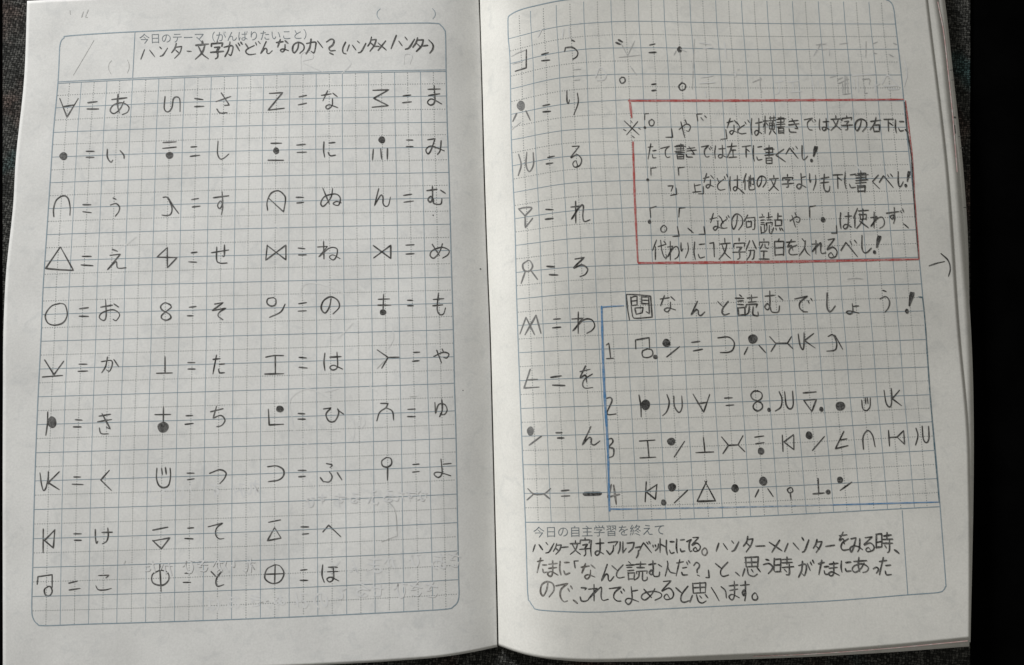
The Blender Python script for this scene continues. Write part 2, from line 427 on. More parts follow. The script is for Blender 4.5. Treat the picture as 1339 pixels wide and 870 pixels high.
# ------------------------------------------------------------------ handwriting strokes (0..100 boxes, y down)
G = {
 'あ': "15,25 85,18; 45,0 42,50 50,88; 72,38 55,75 25,95 8,80 25,55 65,45 95,65 88,90 65,100",
 'い': "5,5 5,60 20,95 35,78; 75,15 95,45 95,70",
 'う': "30,0 60,8; 5,40 60,30 95,50 90,75 55,100",
 'え': "30,0 60,10; 15,38 70,32! 0,100! 45,62 55,90 100,88",
 'お': "8,25 62,18; 38,0 38,75 25,100 5,85 20,62 70,48 100,70 85,98 70,95; 72,12 95,28",
 'か': "5,30 55,22 62,45 50,90 35,82; 35,0 25,60 5,100; 72,15 98,60",
 'き': "15,18 85,8; 10,45 95,35; 35,0 85,70! 60,65; 15,72 25,95 70,100",
 'く': "80,0 10,48! 95,100",
 'け': "10,5 8,60 15,95 22,80; 45,28 100,24; 75,0 78,50 70,85 50,100",
 'こ': "15,8 80,5! 60,22; 5,70 20,95 60,100 100,88",
 'さ': "5,40 95,15; 35,0 85,62! 55,60; 10,75 30,98 75,95",
 'し': "10,0 8,70 30,98 60,95 100,70",
 'す': "0,25 100,18; 55,0 58,45 40,72 25,58 45,42 60,60 50,100",
 'せ': "0,38 100,22; 75,0 72,60 62,55; 25,8 25,80 45,98 85,95",
 'そ': "20,10 80,0! 0,48! 100,35! 55,55 45,80 80,100",
 'た': "8,25 65,18; 38,0 8,100; 58,48 98,45; 55,75 65,95 100,95",
 'ち': "5,25 90,12; 45,0 22,58! 75,45 98,68 80,92 45,100",
 'つ': "0,30 60,5 98,25 90,65 60,100",
 'て': "0,22 95,0! 55,30 50,75 70,98 100,95",
 'と': "0,8 40,40; 90,0 45,50 40,85 60,100 100,90",
 'な': "0,28 60,18; 35,0 8,60; 72,12 98,32; 68,42 66,80 45,100 28,88 50,75 100,90",
 'に': "8,5 5,60 15,100; 50,15 98,12; 45,72 60,92 100,88",
 'ぬ': "5,5 40,90; 60,0 50,50 15,98 0,80 20,45 70,30 95,55 85,90 60,85 75,70 100,78",
 'ね': "25,0 25,100; 0,30 48,25! 5,85! 55,35 85,40 85,80 70,100 55,88 70,75 100,95",
 'の': "55,10 45,60 20,95 3,70 12,25 50,2 92,20 98,60 65,100",
 'は': "10,5 6,55 12,100; 42,28 98,24; 72,0 72,80 50,100 35,85 55,72 100,92",
 'ひ': "0,12 38,5! 12,50 25,95 55,95 75,45 68,10! 78,30 100,48",
 'ふ': "30,0 60,8 48,22; 45,38 60,65 45,95 15,92; 0,72 18,98; 78,45 100,85",
 'へ': "0,60 32,0! 100,100",
 'ほ': "8,2 5,60 15,100; 40,15 92,12; 38,45 95,42; 68,15 68,80 48,100 35,85 55,72 100,92",
 'ま': "10,20 90,15; 12,48 88,42; 52,0 52,78 30,100 5,85 35,70 100,92",
 'み': "8,15 50,8! 30,70 10,95 0,75 25,55 65,62 100,78; 80,20 75,75 60,100",
 'む': "0,25 55,18; 30,0 30,65 18,90 3,75 20,58 32,75 40,98 75,98 85,70; 72,20 98,38",
 'め': "10,5 45,80; 65,0 50,55 20,100 3,80 15,45 60,25 95,45 95,75 65,100",
 'も': "45,0 38,70 55,100 85,98 98,70; 8,28 85,22; 5,55 80,50",
 'や': "0,55 60,25 98,38 85,65 62,60; 58,0 68,22; 22,15 55,100",
 'ゆ': "5,8 8,70! 35,20 80,18 100,50 75,78 45,70; 58,0 62,60 40,100",
 'よ': "50,30 98,24; 45,0 50,75 25,100 0,85 25,70 100,90",
 'ら': "45,0 70,8; 0,60 5,40! 60,38 98,60 90,85 60,100",
 'り': "8,0 10,45 18,55 30,40; 90,5 95,50 60,100",
 'る': "15,5 80,0! 5,55 60,42 98,65 85,92 40,100 20,85 45,72 65,92",
 'れ': "25,0 25,100; 0,32 45,25! 2,88! 50,30 65,25 62,75 72,98 100,90",
 'ろ': "10,8 75,0! 0,55 60,38 100,60 85,88 45,100",
 'わ': "25,0 25,100; 0,32 45,28! 2,88! 50,38 85,32 100,60 90,85 65,100",
 'を': "5,20 80,12; 45,0 10,50 45,40 55,70; 95,35 40,60 25,85 45,100 100,98",
 'ん': "45,0 0,98! 35,60 50,65 52,90 70,98 100,75",
 'が': "0,32 42,25 50,50 38,92 25,85; 28,5 20,60 0,100; 60,20 80,62; 78,10 86,25; 92,0 100,16",
 'ど': "10,20 30,55; 65,30 22,60 15,85 35,100 75,95; 72,10 80,28; 90,0 100,18",
 'で': "0,20 75,8! 35,40 30,75 50,98 75,98; 75,30 84,44; 90,20 100,34",
 'べ': "0,65 30,15! 100,100; 60,10 70,28; 80,0 92,18",
 'だ': "5,25 55,18; 30,0 5,100; 50,50 80,46; 48,78 58,95 90,95; 75,15 82,28; 90,5 100,20",
 'ず': "0,28 75,18; 42,0 45,45 32,68 20,55 38,42 48,60 38,100; 80,12 87,26; 93,3 100,18",
 'ハ': "25,10 0,100; 62,15 100,80",
 'ン': "0,5 25,25; 5,100 45,85 100,15",
 'タ': "42,0 28,35 0,65; 38,22 95,18! 75,60 30,100; 35,45 70,68",
 'ア': "0,10 100,0! 75,35; 55,30 48,70 20,100",
 'ル': "25,5 22,60 0,100; 60,0 60,92! 100,55",
 'フ': "0,8 100,0! 80,55 25,100",
 'ッ': "0,20 10,50; 40,10 50,40; 100,0 90,60 45,100",
 'ト': "15,0 15,100; 15,35 100,60",
 '文': "50,0 52,18; 3,25 98,20; 72,25 50,65 0,100; 25,32 55,70 100,98",
 '字': "50,0 50,12; 5,35 8,18! 95,15! 88,32; 28,38 72,36! 50,52! 55,90 38,98; 0,65 100,60",
 '横': "0,28 38,24; 20,0 20,100; 20,30 0,65; 22,35 36,52; 45,12 98,9; 60,0 60,28; 80,0 80,28; 42,28 100,25; 50,40 50,72; 50,40 92,38! 92,72; 50,55 92,53; 50,72 92,71; 71,28 71,72; 60,80 45,100; 80,80 98,98",
 '書': "15,12 80,10! 80,36; 0,24 100,20; 12,37 82,35; 5,50 95,46; 10,60 90,57; 48,0 48,60; 22,70 25,100; 22,70 80,68! 78,100; 24,84 78,82; 25,99 78,98",
 '左': "5,25 95,18; 50,0 35,50 0,100; 35,55 88,52; 62,55 62,95; 28,98 100,94",
 '右': "5,25 98,18; 55,0 38,45 0,85; 38,55 40,100; 38,55 88,52! 84,98; 40,98 84,96",
 '下': "0,8 100,3; 45,6 48,100; 52,30 85,50",
 '他': "28,0 0,55; 17,35 17,100; 38,45 95,28! 92,65 82,60; 68,5 68,75; 50,20 50,85 60,98 98,95 100,75",
 '句': "30,0 0,45; 22,22 95,18! 92,90 75,98; 20,45 22,82; 20,45 60,43! 58,80; 22,80 58,78",
 '読': "15,0 25,10; 0,20 42,17; 8,33 36,31; 8,46 36,44; 8,60 8,98; 8,60 38,58! 36,95; 8,95 36,93; 50,18 98,14; 72,0 72,32; 56,34 92,32; 48,60 48,46! 100,44! 95,58; 62,58 58,85 42,100; 78,56 78,90 88,98 100,95 100,80",
 '点': "48,0 48,38; 48,18 85,16; 22,40 24,72; 22,40 80,38! 76,70; 24,70 76,68; 12,80 2,100; 36,82 38,96; 58,82 64,96; 80,80 96,98",
 '使': "25,0 0,50; 15,32 15,100; 35,18 98,14; 45,32 45,60; 45,32 90,30! 88,58; 45,58 88,56; 68,0 66,60 30,100; 45,65 100,100",
 '代': "30,0 0,55; 18,35 20,100; 35,40 98,28; 58,5 65,60 80,92 98,100 100,82; 78,8 90,20",
 '分': "35,0 0,50; 62,0 100,45; 22,52 78,50! 72,92 55,98; 48,52 38,80 8,100",
 '空': "50,0 50,12; 5,32 8,16! 95,14! 90,30; 38,22 12,50; 62,22 65,40 92,42; 20,60 80,58; 50,60 50,96; 2,98 98,96",
 '白': "50,0 38,20; 12,22 15,100; 12,22 90,20! 88,100; 14,58 88,56; 15,98 88,96",
 '入': "25,0 50,20; 55,10 45,55 0,100; 45,40 65,75 100,98",
 '思': "15,5 18,52; 15,5 85,2! 82,50; 17,28 82,26; 50,4 50,50; 18,51 82,49; 12,62 0,95; 32,60 40,90 65,98 85,88; 52,62 62,74; 80,58 96,76",
 '時': "5,15 5,80; 5,15 38,13! 38,78; 5,46 38,44; 5,78 38,76; 48,18 95,15; 70,0 70,38; 45,38 100,35; 45,58 100,55; 82,40 82,92 68,100; 55,68 65,80",
 '、': "0,0 50,45 100,100",
}
G['ょ'] = G['よ']; G['っ'] = G['つ']; G['ァ'] = G['ア']; G['ベ'] = G['べ']

def glyph(mk, ch, box, crop, w, rng, jit=2.1):
    ox, oy, sc = CROP[crop]
    x0, y0, x1, y1 = box
    if ch == '！':
        a = [(0.55, 0.0), (1.0, 0.03), (0.95, 0.2), (0.5, 0.68), (0.35, 0.66), (0.42, 0.2)]
        mk.polygon([(ox + (x0 + p * (x1 - x0)) / sc, oy + (y0 + q * (y1 - y0)) / sc) for p, q in a])
        r = 0.11 * (y1 - y0) / sc
        mk.dot(ox + (x0 + 0.18 * (x1 - x0)) / sc, oy + (y1 - 0.1 * (y1 - y0)) / sc, r * 0.8, r, rng)
        return
    strokes, _ = parse(G[ch])
    allp = [q for segs in strokes for sg in segs for q in sg]
    gx0 = min(q[0] for q in allp); gx1 = max(q[0] for q in allp)
    gy0 = min(q[1] for q in allp); gy1 = max(q[1] for q in allp)
    for segs in strokes:
        pts = []
        last = None
        dx, dy = rng.gauss(0, jit), rng.gauss(0, jit)
        for sg in segs:
            conv = []
            for i, (gx, gy) in enumerate(sg):
                if i == 0 and last is not None:
                    conv.append(last); continue
                u = (gx + dx + rng.gauss(0, jit * 0.6) - gx0) / max(gx1 - gx0, 1)
                v = (gy + dy + rng.gauss(0, jit * 0.6) - gy0) / max(gy1 - gy0, 1)
                conv.append((ox + (x0 + u * (x1 - x0)) / sc, oy + (y0 + v * (y1 - y0)) / sc))
            last = conv[-1]
            c = smooth_curve(conv, step=1.3)
            pts += c if not pts else c[1:]
        mk.ribbon(pts, w * rng.uniform(0.85, 1.12), rng=rng)

# ------------------------------------------------------------------ the setting
def sheet(name, corners, z, mat, thick, seg=1):
    p = [on_plane(np.array([c[0]]), np.array([c[1]]), z)[0] for c in corners]
    v = [tuple(q) for q in p] + [(q[0], q[1], z - thick) for q in p]
    f = [(3, 2, 1, 0), (4, 5, 6, 7), (0, 1, 5, 4), (1, 2, 6, 5), (2, 3, 7, 6), (3, 0, 4, 7)]
    o = obj(name, v, f, mat)
    o["kind"] = "structure"
    return o

table = obj("dark_strip_slab", [(-0.75, -0.6, -0.0012), (0.75, -0.6, -0.0012), (0.75, 0.6, -0.0012), (-0.75, 0.6, -0.0012),  # added black slab, fills the dark strips beside the cloth, no known table
                          (-0.75, -0.6, -0.03), (0.75, -0.6, -0.03), (0.75, 0.6, -0.03), (-0.75, 0.6, -0.03)],
            [(0, 1, 2, 3), (7, 6, 5, 4), (0, 4, 5, 1), (1, 5, 6, 2), (2, 6, 7, 3), (3, 7, 4, 0)], 'table')
table["kind"] = "structure"
cloth = sheet("tablecloth", [(3.5, -90), (1268.6, -90), (1268.6, 960), (3.5, 960)], 0.0, 'cloth', 0.0011)

# ------------------------------------------------------------------ the notebook and its pages
book = bpy.data.objects.new("notebook", None)
COL.objects.link(book)
book["label"] = "open squared-paper notebook with pencilled symbols and Japanese handwriting lying on dark cloth"
book["category"] = "notebook"

PAGE_L = dict(
    left=[(-60, 38), (1.5, 35.5), (101, 31.7), (218, 20), (261, 17.8), (362, 7.6), (430, 4.6), (520, 3.9), (950, 3.9)],
    right=[(-60, 622.5), (0, 626), (127, 630), (210, 632), (352, 637), (430, 640.3), (547, 643.4), (640, 645.7), (846, 650.3), (950, 652)],
    top=[(0, 3), (35, 1.5), (75, -0.8), (660, -30)],
    bot=[(0, 884), (280, 876), (426, 869.5), (520, 864), (584, 858.4), (625, 851.5), (651, 846)])
PAGE_R = dict(
    left=[(-60, 626), (0, 627.6), (127, 631.4), (210, 633.5), (352, 638.3), (430, 641.5), (547, 644.7), (640, 647.0), (846, 652), (950, 653.2)],
    right=[(-60, 1206), (0, 1212.7), (220, 1238.8), (430, 1254), (578, 1266.8), (640, 1268.4), (950, 1268.4)],
    top=[(600, -40), (1300, -40)],
    bot=[(640, 841), (654.5, 845.5), (670, 851), (693, 857.5), (745, 863.5), (790, 864.5), (825, 863.6), (960, 858.2), (1059, 853.7), (1160, 846), (1268.5, 835.3)])
# sheets underneath that stick out past the right-hand page, top one first
SHEET_2 = dict(PAGE_R, right=[(-60, 1219), (0, 1227.5), (57, 1238.8 - 3), (127, 1246 - 3), (220, 1254), (330, 1263), (400, 1268.4), (950, 1268.4)],
               bot=[(640, 840), (654.5, 845.2), (693, 857.6), (745, 864.6), (825, 864.8), (960, 861), (1059, 857), (1160, 850), (1268.5, 840)])
SHEET_3 = dict(PAGE_R, right=[(-60, 1228), (0, 1236.8), (100, 1248), (220, 1260.8), (320, 1267.2), (380, 1268.5), (950, 1268.5)],
               bot=[(640, 839.5), (654.5, 845), (693, 857.8), (745, 865), (825, 866), (960, 863.2), (1059, 859.6), (1160, 854), (1268.5, 846)])

def page_mesh(name, side, pg, mat, nx, ny, lift, thick, label=None, inset=0.0, to_table=False):
    A, B = np.meshgrid(np.linspace(0, 1, nx), np.linspace(0, 1, ny))
    A = A ** (1.0 if side == 'L' else 1.25)
    if side == 'L':
        A = 1 - (1 - A) ** 1.25
    y0 = -30 + B * 890
    for _ in range(4):
        xl = smooth_interp(np.clip(y0, -59, 949), pg['left']) + inset
        xr = smooth_interp(np.clip(y0, -59, 949), pg['right']) - inset
        x = xl + A * (xr - xl)
        y0 = interp(x, pg['top']) + inset + B * (smooth_interp(np.clip(x, pg['bot'][0][0], pg['bot'][-1][0]), pg['bot']) - 2 * inset - interp(x, pg['top']))
    v = P(side, x.ravel(), y0.ravel())
    if to_table:
        v[:, 2] = np.maximum(v[:, 2] + lift, 0.0008)
    else:
        v[:, 2] += lift
    nv = len(v)
    lo = v.copy()
    lo[:, 2] = 0.0 if to_table else lo[:, 2] - thick
    faces = []
    for j in range(ny - 1):
        for i in range(nx - 1):
            k = j * nx + i
            faces.append((k, k + nx, k + nx + 1, k + 1))
            faces.append((nv + k, nv + k + 1, nv + k + nx + 1, nv + k + nx))
    rim = ([i for i in range(nx)] + [j * nx + nx - 1 for j in range(1, ny)]
           + [(ny - 1) * nx + i for i in range(nx - 2, -1, -1)] + [j * nx for j in range(ny - 2, 0, -1)])
    for a, b in zip(rim, rim[1:] + rim[:1]):
        faces.append((a, b, nv + b, nv + a))
    o = obj(name, np.vstack([v, lo]), faces, mat, book, smooth=False, label=label)
    n_top = 2 * (nx - 1) * (ny - 1)
    sm = [True] * n_top + [False] * (len(faces) - n_top)
    o.data.polygons.foreach_set("use_smooth", sm)
    return o

page_l = page_mesh("page", 'L', PAGE_L, 'paper_L', 170, 215, 0.0, 0.00009,
                   label="left page filled with a table of pencilled symbols and their kana")
page_r = page_mesh("page", 'R', PAGE_R, 'paper_R', 180, 215, 0.0, 0.00009,
                   label="right page with a red boxed note and a blue boxed quiz")
page_mesh("loose_sheet", 'R', SHEET_2, 'paper_R', 90, 110, -0.00030, 0.0001, label="sheet under the right page showing along its edge")
sheet3 = page_mesh("loose_sheet", 'R', SHEET_3, 'paper_R', 90, 110, -0.00065, 0.0001, label="lowest sheet edge with pink marks along the right side")
page_mesh("page_block", 'L', PAGE_L, 'paper_L', 50, 60, -0.0006, 0, inset=3.0, to_table=True)
page_mesh("page_block", 'R', SHEET_3, 'paper_R', 50, 60, -0.0012, 0, inset=3.0, to_table=True)

# ------------------------------------------------------------------ printed ruling
LEFT_COLS = [(105, [75.7, 106.4, 139.7, 173.2, 207.5, 241.2, 276, 310.6, 344.6, 378.9, 413.2, 447.5, 481.8, 515.8, 549.8, 583.3]),
             (440, [53.8, 88.6, 125.5, 162, 197.8, 234.1, 270, 305.7, 341.6, 377.9, 414.2, 450.8, 486.8, 522.6, 557.9, 593]),
             (800, [41.5, 78.8, 115.8, 152.8, 190.4, 228, 265.5, 302.7, 340.4, 378, 415.5, 453.3, 490.5, 528, 566, 600.3])]
RIGHT_COLS = [(25, [664.1, 693.8, 727.6, 763.7, 799.5, 835.5, 869, 903.3, 937.1, 971, 1004.4, 1037.8, 1071.8, 1104.9, 1138.3, 1170.9]),
              (388, [675.5, 708.6, 744.1, 779.7, 817.8, 855.0, 891, 926.6, 962, 996.8, 1030.8, 1065.2, 1100, 1135.5, 1170.9, 1205.7]),
              (680, [686.8, 720.6, 758.2, 796.5, 833.8, 870.8, 907.8, 944.9, 981.5, 1017.7, 1054.5, 1090.5, 1125.6, 1161.2, 1196.3, 1229.6])]
L_LEFT = [(57, 78), (109, 75.7), (173, 69.8), (239, 65.5), (307, 61), (376, 56.4), (446, 53.5), (519, 49.8), (592, 46.8), (666, 44.5), (742, 42.8), (820, 41.3)]
L_RIGHT = [(30, 582.5), (93.5, 583.3), (160, 584.7), (225, 587), (327, 589.7), (431, 592.7), (501, 594.2), (573, 596.3), (683, 598.3), (758, 599.8), (800, 600.3)]
L_ROWS = list(zip([109.2, 141.2, 173.4, 205.7, 239.2, 273, 307, 341.5, 376.3, 411.4, 446.4, 482.7, 519, 555.3, 592.2, 629, 666.4, 704.5, 742.1, 780.1, 818],
                  [93.5, 125.7, 160, 192.5, 225.7, 259, 293.3, 327.6, 362.4, 396.6, 431.2, 466.5, 501.3, 537.3, 573.1, 609.2, 646.1, 683.4, 720.4, 757.9, 796]))
R_LEFT = [(0, 664), (27, 664.1), (83, 667), (183, 668.6), (286, 673), (391, 675.6), (498, 679.4), (608, 683.7), (683, 687), (775, 690)]
R_RIGHT = [(-10, 1167.5), (31.7, 1171), (98, 1178.5), (168, 1185), (267, 1195.5), (339, 1202), (444, 1211.3), (516, 1216.1), (589, 1223), (662.6, 1228.9), (764, 1236.8)]
R_ROWS = [
 [(664, 20), (695, 9), (740, 0), (805, -5), (971, -4), (1171, -2)],
 [(665.4, 50.8), (727.6, 35.5), (799.5, 28.7), (903, 29.2), (971, 30.5), (1171, 31.7)],
 [(667, 83.3), (727, 69.3), (763.7, 64.6), (835.5, 62.7), (971, 64.8), (1175, 64.5)],
 [(667, 116.8), (727.6, 102.8), (799.5, 97.5), (869, 97), (971, 98.3), (1178.5, 98.2)],
 [(668, 149.8), (732.7, 137.1), (802.5, 131.5), (971, 132), (1181, 132)],
 [(668.4, 183.3), (732.7, 171.4), (805, 167.6), (971, 166.3), (1185, 166.5)],
 [(669.2, 217.1), (736.5, 205.2), (805, 202.4), (971, 201.5), (1188, 198.1)],
 [(671.7, 251.9), (739, 240.5), (812.7, 236.5), (971, 236.2), (1191, 232.5)],
 [(673, 286.2), (741.6, 276.5), (815.2, 272.2), (971, 271), (1195.5, 266.6)],
 [(673.8, 321.2), (741.6, 312.8), (815, 309), (971, 306.5), (1199, 300.6)],
 [(674.8, 356.5), (741, 350), (812.7, 346.8), (971, 342.5), (1202, 336.5)],
 [(675.6, 391.3), (741, 385), (815, 381.4), (971, 377.6), (1205.7, 371.3)],
 [(676.8, 425.8), (741, 421.8), (815, 419.5), (971, 413.2), (1207.7, 406.7)],
 [(677.6, 461.4), (745, 458), (822.8, 455.6), (971, 451.7), (1211.3, 444.1)],
 [(679.4, 498), (748, 495), (824, 492.9), (971, 488), (1213.3, 480)],
 [(680.6, 534.3), (750, 531.8), (826.6, 529.7), (971, 525.4), (1216.1, 516.2)],
 [(682.4, 570.6), (752, 568.8), (827.9, 566.8), (971, 562.7), (1219, 551.6)],
 [(683.7, 607.9), (755, 607.2), (829, 606.1), (971, 601), (1223, 589)],
 [(684.4, 645.3), (757, 644.6), (831, 643), (971, 638), (1226.9, 625.8)],
 [(687, 683.1), (760, 682.6), (833.8, 680.5), (978.4, 675.7), (1228.9, 662.6)],
]

def col_frac(cols, u):
    """fraction across the ruled area of column u, at each of the three measured heights"""
    out = []
    for y, xs in cols:
        x = np.interp(u, np.arange(16), xs)
        out.append((y, (x - xs[0]) / (xs[-1] - xs[0])))
    return out

def left_pt(u, v):
    u = np.asarray(u, float); v = np.asarray(v, float)
    ya = np.interp(v, np.arange(21), [r[0] for r in L_ROWS])
    yb = np.interp(v, np.arange(21), [r[1] for r in L_ROWS])
    q = u / 15.0
    y = ya + (yb - ya) * q - 2.5 * (1 - v / 10.0) * 4 * q * (1 - q)
    xl = interp(y, L_LEFT); xr = interp(y, L_RIGHT)
    fr = [np.interp(u, np.arange(16), (np.array(xs) - xs[0]) / (xs[-1] - xs[0])) for _, xs in LEFT_COLS]
    t = np.clip((y - 105) / 335, 0, 1); s = np.clip((y - 440) / 360, 0, 1)
    f = np.where(y < 440, fr[0] + (fr[1] - fr[0]) * t, fr[1] + (fr[2] - fr[1]) * s)
    return np.stack([xl + f * (xr - xl), y], -1)

def right_row_y(x, v):
    i = np.clip(np.floor(v).astype(int), 0, 18)
    out = np.zeros_like(x)
    for k in range(19):
        m = i == k
        if m.any():
            a = smooth_interp(x[m], R_ROWS[k]); b = smooth_interp(x[m], R_ROWS[k + 1])
            out[m] = a + (b - a) * (v[m] - k)
    return out

def right_pt(u, v):
    u = np.atleast_1d(np.asarray(u, float)); v = np.atleast_1d(np.asarray(v, float))
    u, v = np.broadcast_arrays(u, v)
    fr = [np.interp(u, np.arange(16), (np.array(xs) - xs[0]) / (xs[-1] - xs[0])) for _, xs in RIGHT_COLS]
    y = v * 35.0
    for _ in range(6):
        t = np.clip((y - 25) / 363, 0, 1); s = np.clip((y - 388) / 292, 0, 1)
        f = np.where(y < 388, fr[0] + (fr[1] - fr[0]) * t, fr[1] + (fr[2] - fr[1]) * s)
        xl = interp(y, R_LEFT); xr = interp(y, R_RIGHT)
        x = xl + f * (xr - xl)
        y = right_row_y(x, np.array(v))
    return np.stack([x, y], -1)

def dashes(mk, pts, w, on=1.5, off=1.7):
    pts = np.asarray(pts, float)
    seg = np.linalg.norm(np.diff(pts, axis=0), axis=1)
    cum = np.concatenate([[0], np.cumsum(seg)])
    s = 1.0
    while s + on < cum[-1]:
        a = np.array([np.interp(s, cum, pts[:, 0]), np.interp(s, cum, pts[:, 1])])
        b = np.array([np.interp(s + on, cum, pts[:, 0]), np.interp(s + on, cum, pts[:, 1])])
        k = mk.k
        mk.ribbon([a, b], w, taper=False)
        mk.k = k
        s += on + off

def ruling(side, page, fn, rows, v0):
    mk = Marks(side, 1.6e-5)
    for c in range(1, 15):
        mk.ribbon(fn(np.full(90, float(c)), np.linspace(v0, rows, 90)), 0.82, taper=False)
    mk.build("grid_line", 'print', page)
    mk = Marks(side, 3.2e-5)
    for r in range(1, rows):
        mk.ribbon(fn(np.linspace(0, 15, 110), np.full(110, float(r))), 0.82, taper=False)
    mk.build("grid_line", 'print', page)
    mk = Marks(side, 1.2e-5)
    for r in range(rows):
        if r == 0 and side == 'R':
            continue
        dashes(mk, fn(np.linspace(0, 15, 110), np.full(110, r + 0.5)), 1.05)
    for c in range(15):
        dashes(mk, fn(np.full(110, c + 0.5), np.linspace(v0, rows, 110)), 1.05)
    mk.build("dotted_line", 'print_dot', page)

ruling('L', page_l, left_pt, 20, 0.0)
ruling('R', page_r, right_pt, 19, 0.15)

def px_line(mk, pts, w, step=4.0):
    mk.ribbon(smooth_curve(pts, step=step), w, taper=False)

mk = Marks('L', 4.6e-5)
bottom = [tuple(q) for q in left_pt(np.linspace(0.7, 14.4, 12), np.full(12, 20.0))]
px_line(mk, [(78, 62), (75.7, 109), (69.8, 173), (65.5, 239), (61, 307), (56.4, 376), (53.5, 446), (49.8, 519), (46.8, 592), (44.5, 666), (42.8, 742), (41.6, 795), (43.5, 809), (49, 816), (58, 818.3)]
        + bottom[1:-1] + [(584, 796.6), (593, 793), (598.5, 787), (600.2, 777), (599.8, 758), (598.3, 683), (596.3, 573), (594.2, 501), (592.7, 431), (589.7, 327), (587, 225), (584.7, 160), (583.3, 93.5), (582.6, 47), (581, 39), (576, 33), (568, 30.6), (520, 30.8), (340, 35.2), (176, 41.7), (92, 46.9), (84, 49.5), (79.8, 54), (78, 62)], 1.35)
head = left_pt(np.linspace(0, 15, 80), np.zeros(80))
px_line(mk, [tuple(q) for q in head[::8]] + [tuple(head[-1])], 1.0)
px_line(mk, [(x + 0.1, y - 2.0) for x, y in head[::8]] + [(head[-1][0], head[-1][1] - 2.0)], 0.9)
px_line(mk, [(176.5, 42), (175, 72), (173.4, 102)], 1.0)
mk.build("printed_frame", 'print', page_l)
mk = Marks('R', 4.6e-5)
px_line(mk, [(664.1, 27), (664.6, 50), (667, 83), (668.6, 183), (673, 286), (675.6, 391), (679.4, 498), (683.7, 608), (687, 683), (690, 775), (692.5, 786), (697, 793), (704, 797.6), (745.8, 800.2), (788, 800.3), (862, 796.5), (978.4, 791), (1087, 785.8), (1186.4, 778), (1226, 775), (1233, 772.3), (1236.3, 767), (1236.3, 758), (1229.2, 663), (1223, 589), (1216.1, 516), (1211.3, 444), (1202, 339), (1195.5, 267), (1185, 168), (1178.5, 98), (1171, 31.7), (1168.6, 12), (1165, 3.5), (1158, -0.4), (1146, -2), (971, -4), (805, -5), (740, 0), (695, 9), (678, 14), (669, 18.5), (664.8, 22), (664.1, 27)], 1.3)
px_line(mk, R_ROWS[19], 1.2)
px_line(mk, [(1179.6, 667.2), (1183, 720), (1187, 778)], 1.0)
mk.build("printed_frame", 'print', page_r)

def printed_text(side, page, body, a, b, n, pitch_em, weight):
    """typeset line from the built-in font, laid on the paper from pixel a to pixel b (centres of first and last letter)"""
    cu = bpy.data.curves.new("lettering", 'FONT')
    cu.body = body
    cu.size = 1.0
    cu.offset = weight
    cu.resolution_u = 3
    tmp = bpy.data.objects.new("lettering", cu)
    COL.objects.link(tmp)
    dg = bpy.context.evaluated_depsgraph_get()
    me = tmp.evaluated_get(dg).to_mesh()
    vs = np.array([v.co[:] for v in me.vertices]); fs = [tuple(p.vertices) for p in me.polygons]
    tmp.evaluated_get(dg).to_mesh_clear()
    bpy.data.objects.remove(tmp); bpy.data.curves.remove(cu)
    x0, x1 = vs[:, 0].min(), vs[:, 0].max()
    a = np.array(a, float); b = np.array(b, float)
    d = (b - a) / np.linalg.norm(b - a); nn = np.array([d[1], -d[0]])
    em = np.linalg.norm(b - a) / (n - 1)                # pixel pitch of one letter
    u = (vs[:, 0] - 0.5 * 1.0) * em / pitch_em
    v = (vs[:, 1] - 0.35) * em / pitch_em
    q = a + u[:, None] * d + v[:, None] * nn
    w = P(side, q[:, 0], q[:, 1]); w[:, 2] += 5.5e-5
    obj("printed_text", w, fs, 'print_txt', page)

printed_text('L', page_l, '今日のテーマ（がんばりたいこと）', (188.8, 51.2), (403.4, 45.2), 16, 1.0, -0.008)
printed_text('R', page_r, '今日の自主学習を終えて', (704.6, 696.4), (862.4, 693.0), 11, 1.0, -0.008)

rng = random.Random(7)
mk = Marks('L')
for crop, s in (('A00', "484,208 378,388"), ('A00', "575,312 561,330 560,358 572,382"), ('A00', "655,308 664,330 664,355 655,378"),
                ('A10', "698,46 683,62 682,84 694,100"), ('A10', "966,45 979,60 980,82 968,99")):
    draw(mk, s, crop, 0.75, rng)
    mk.build("printed_mark", 'ghost2' if crop == 'A00' else 'print', page_l)
    mk = Marks('L')

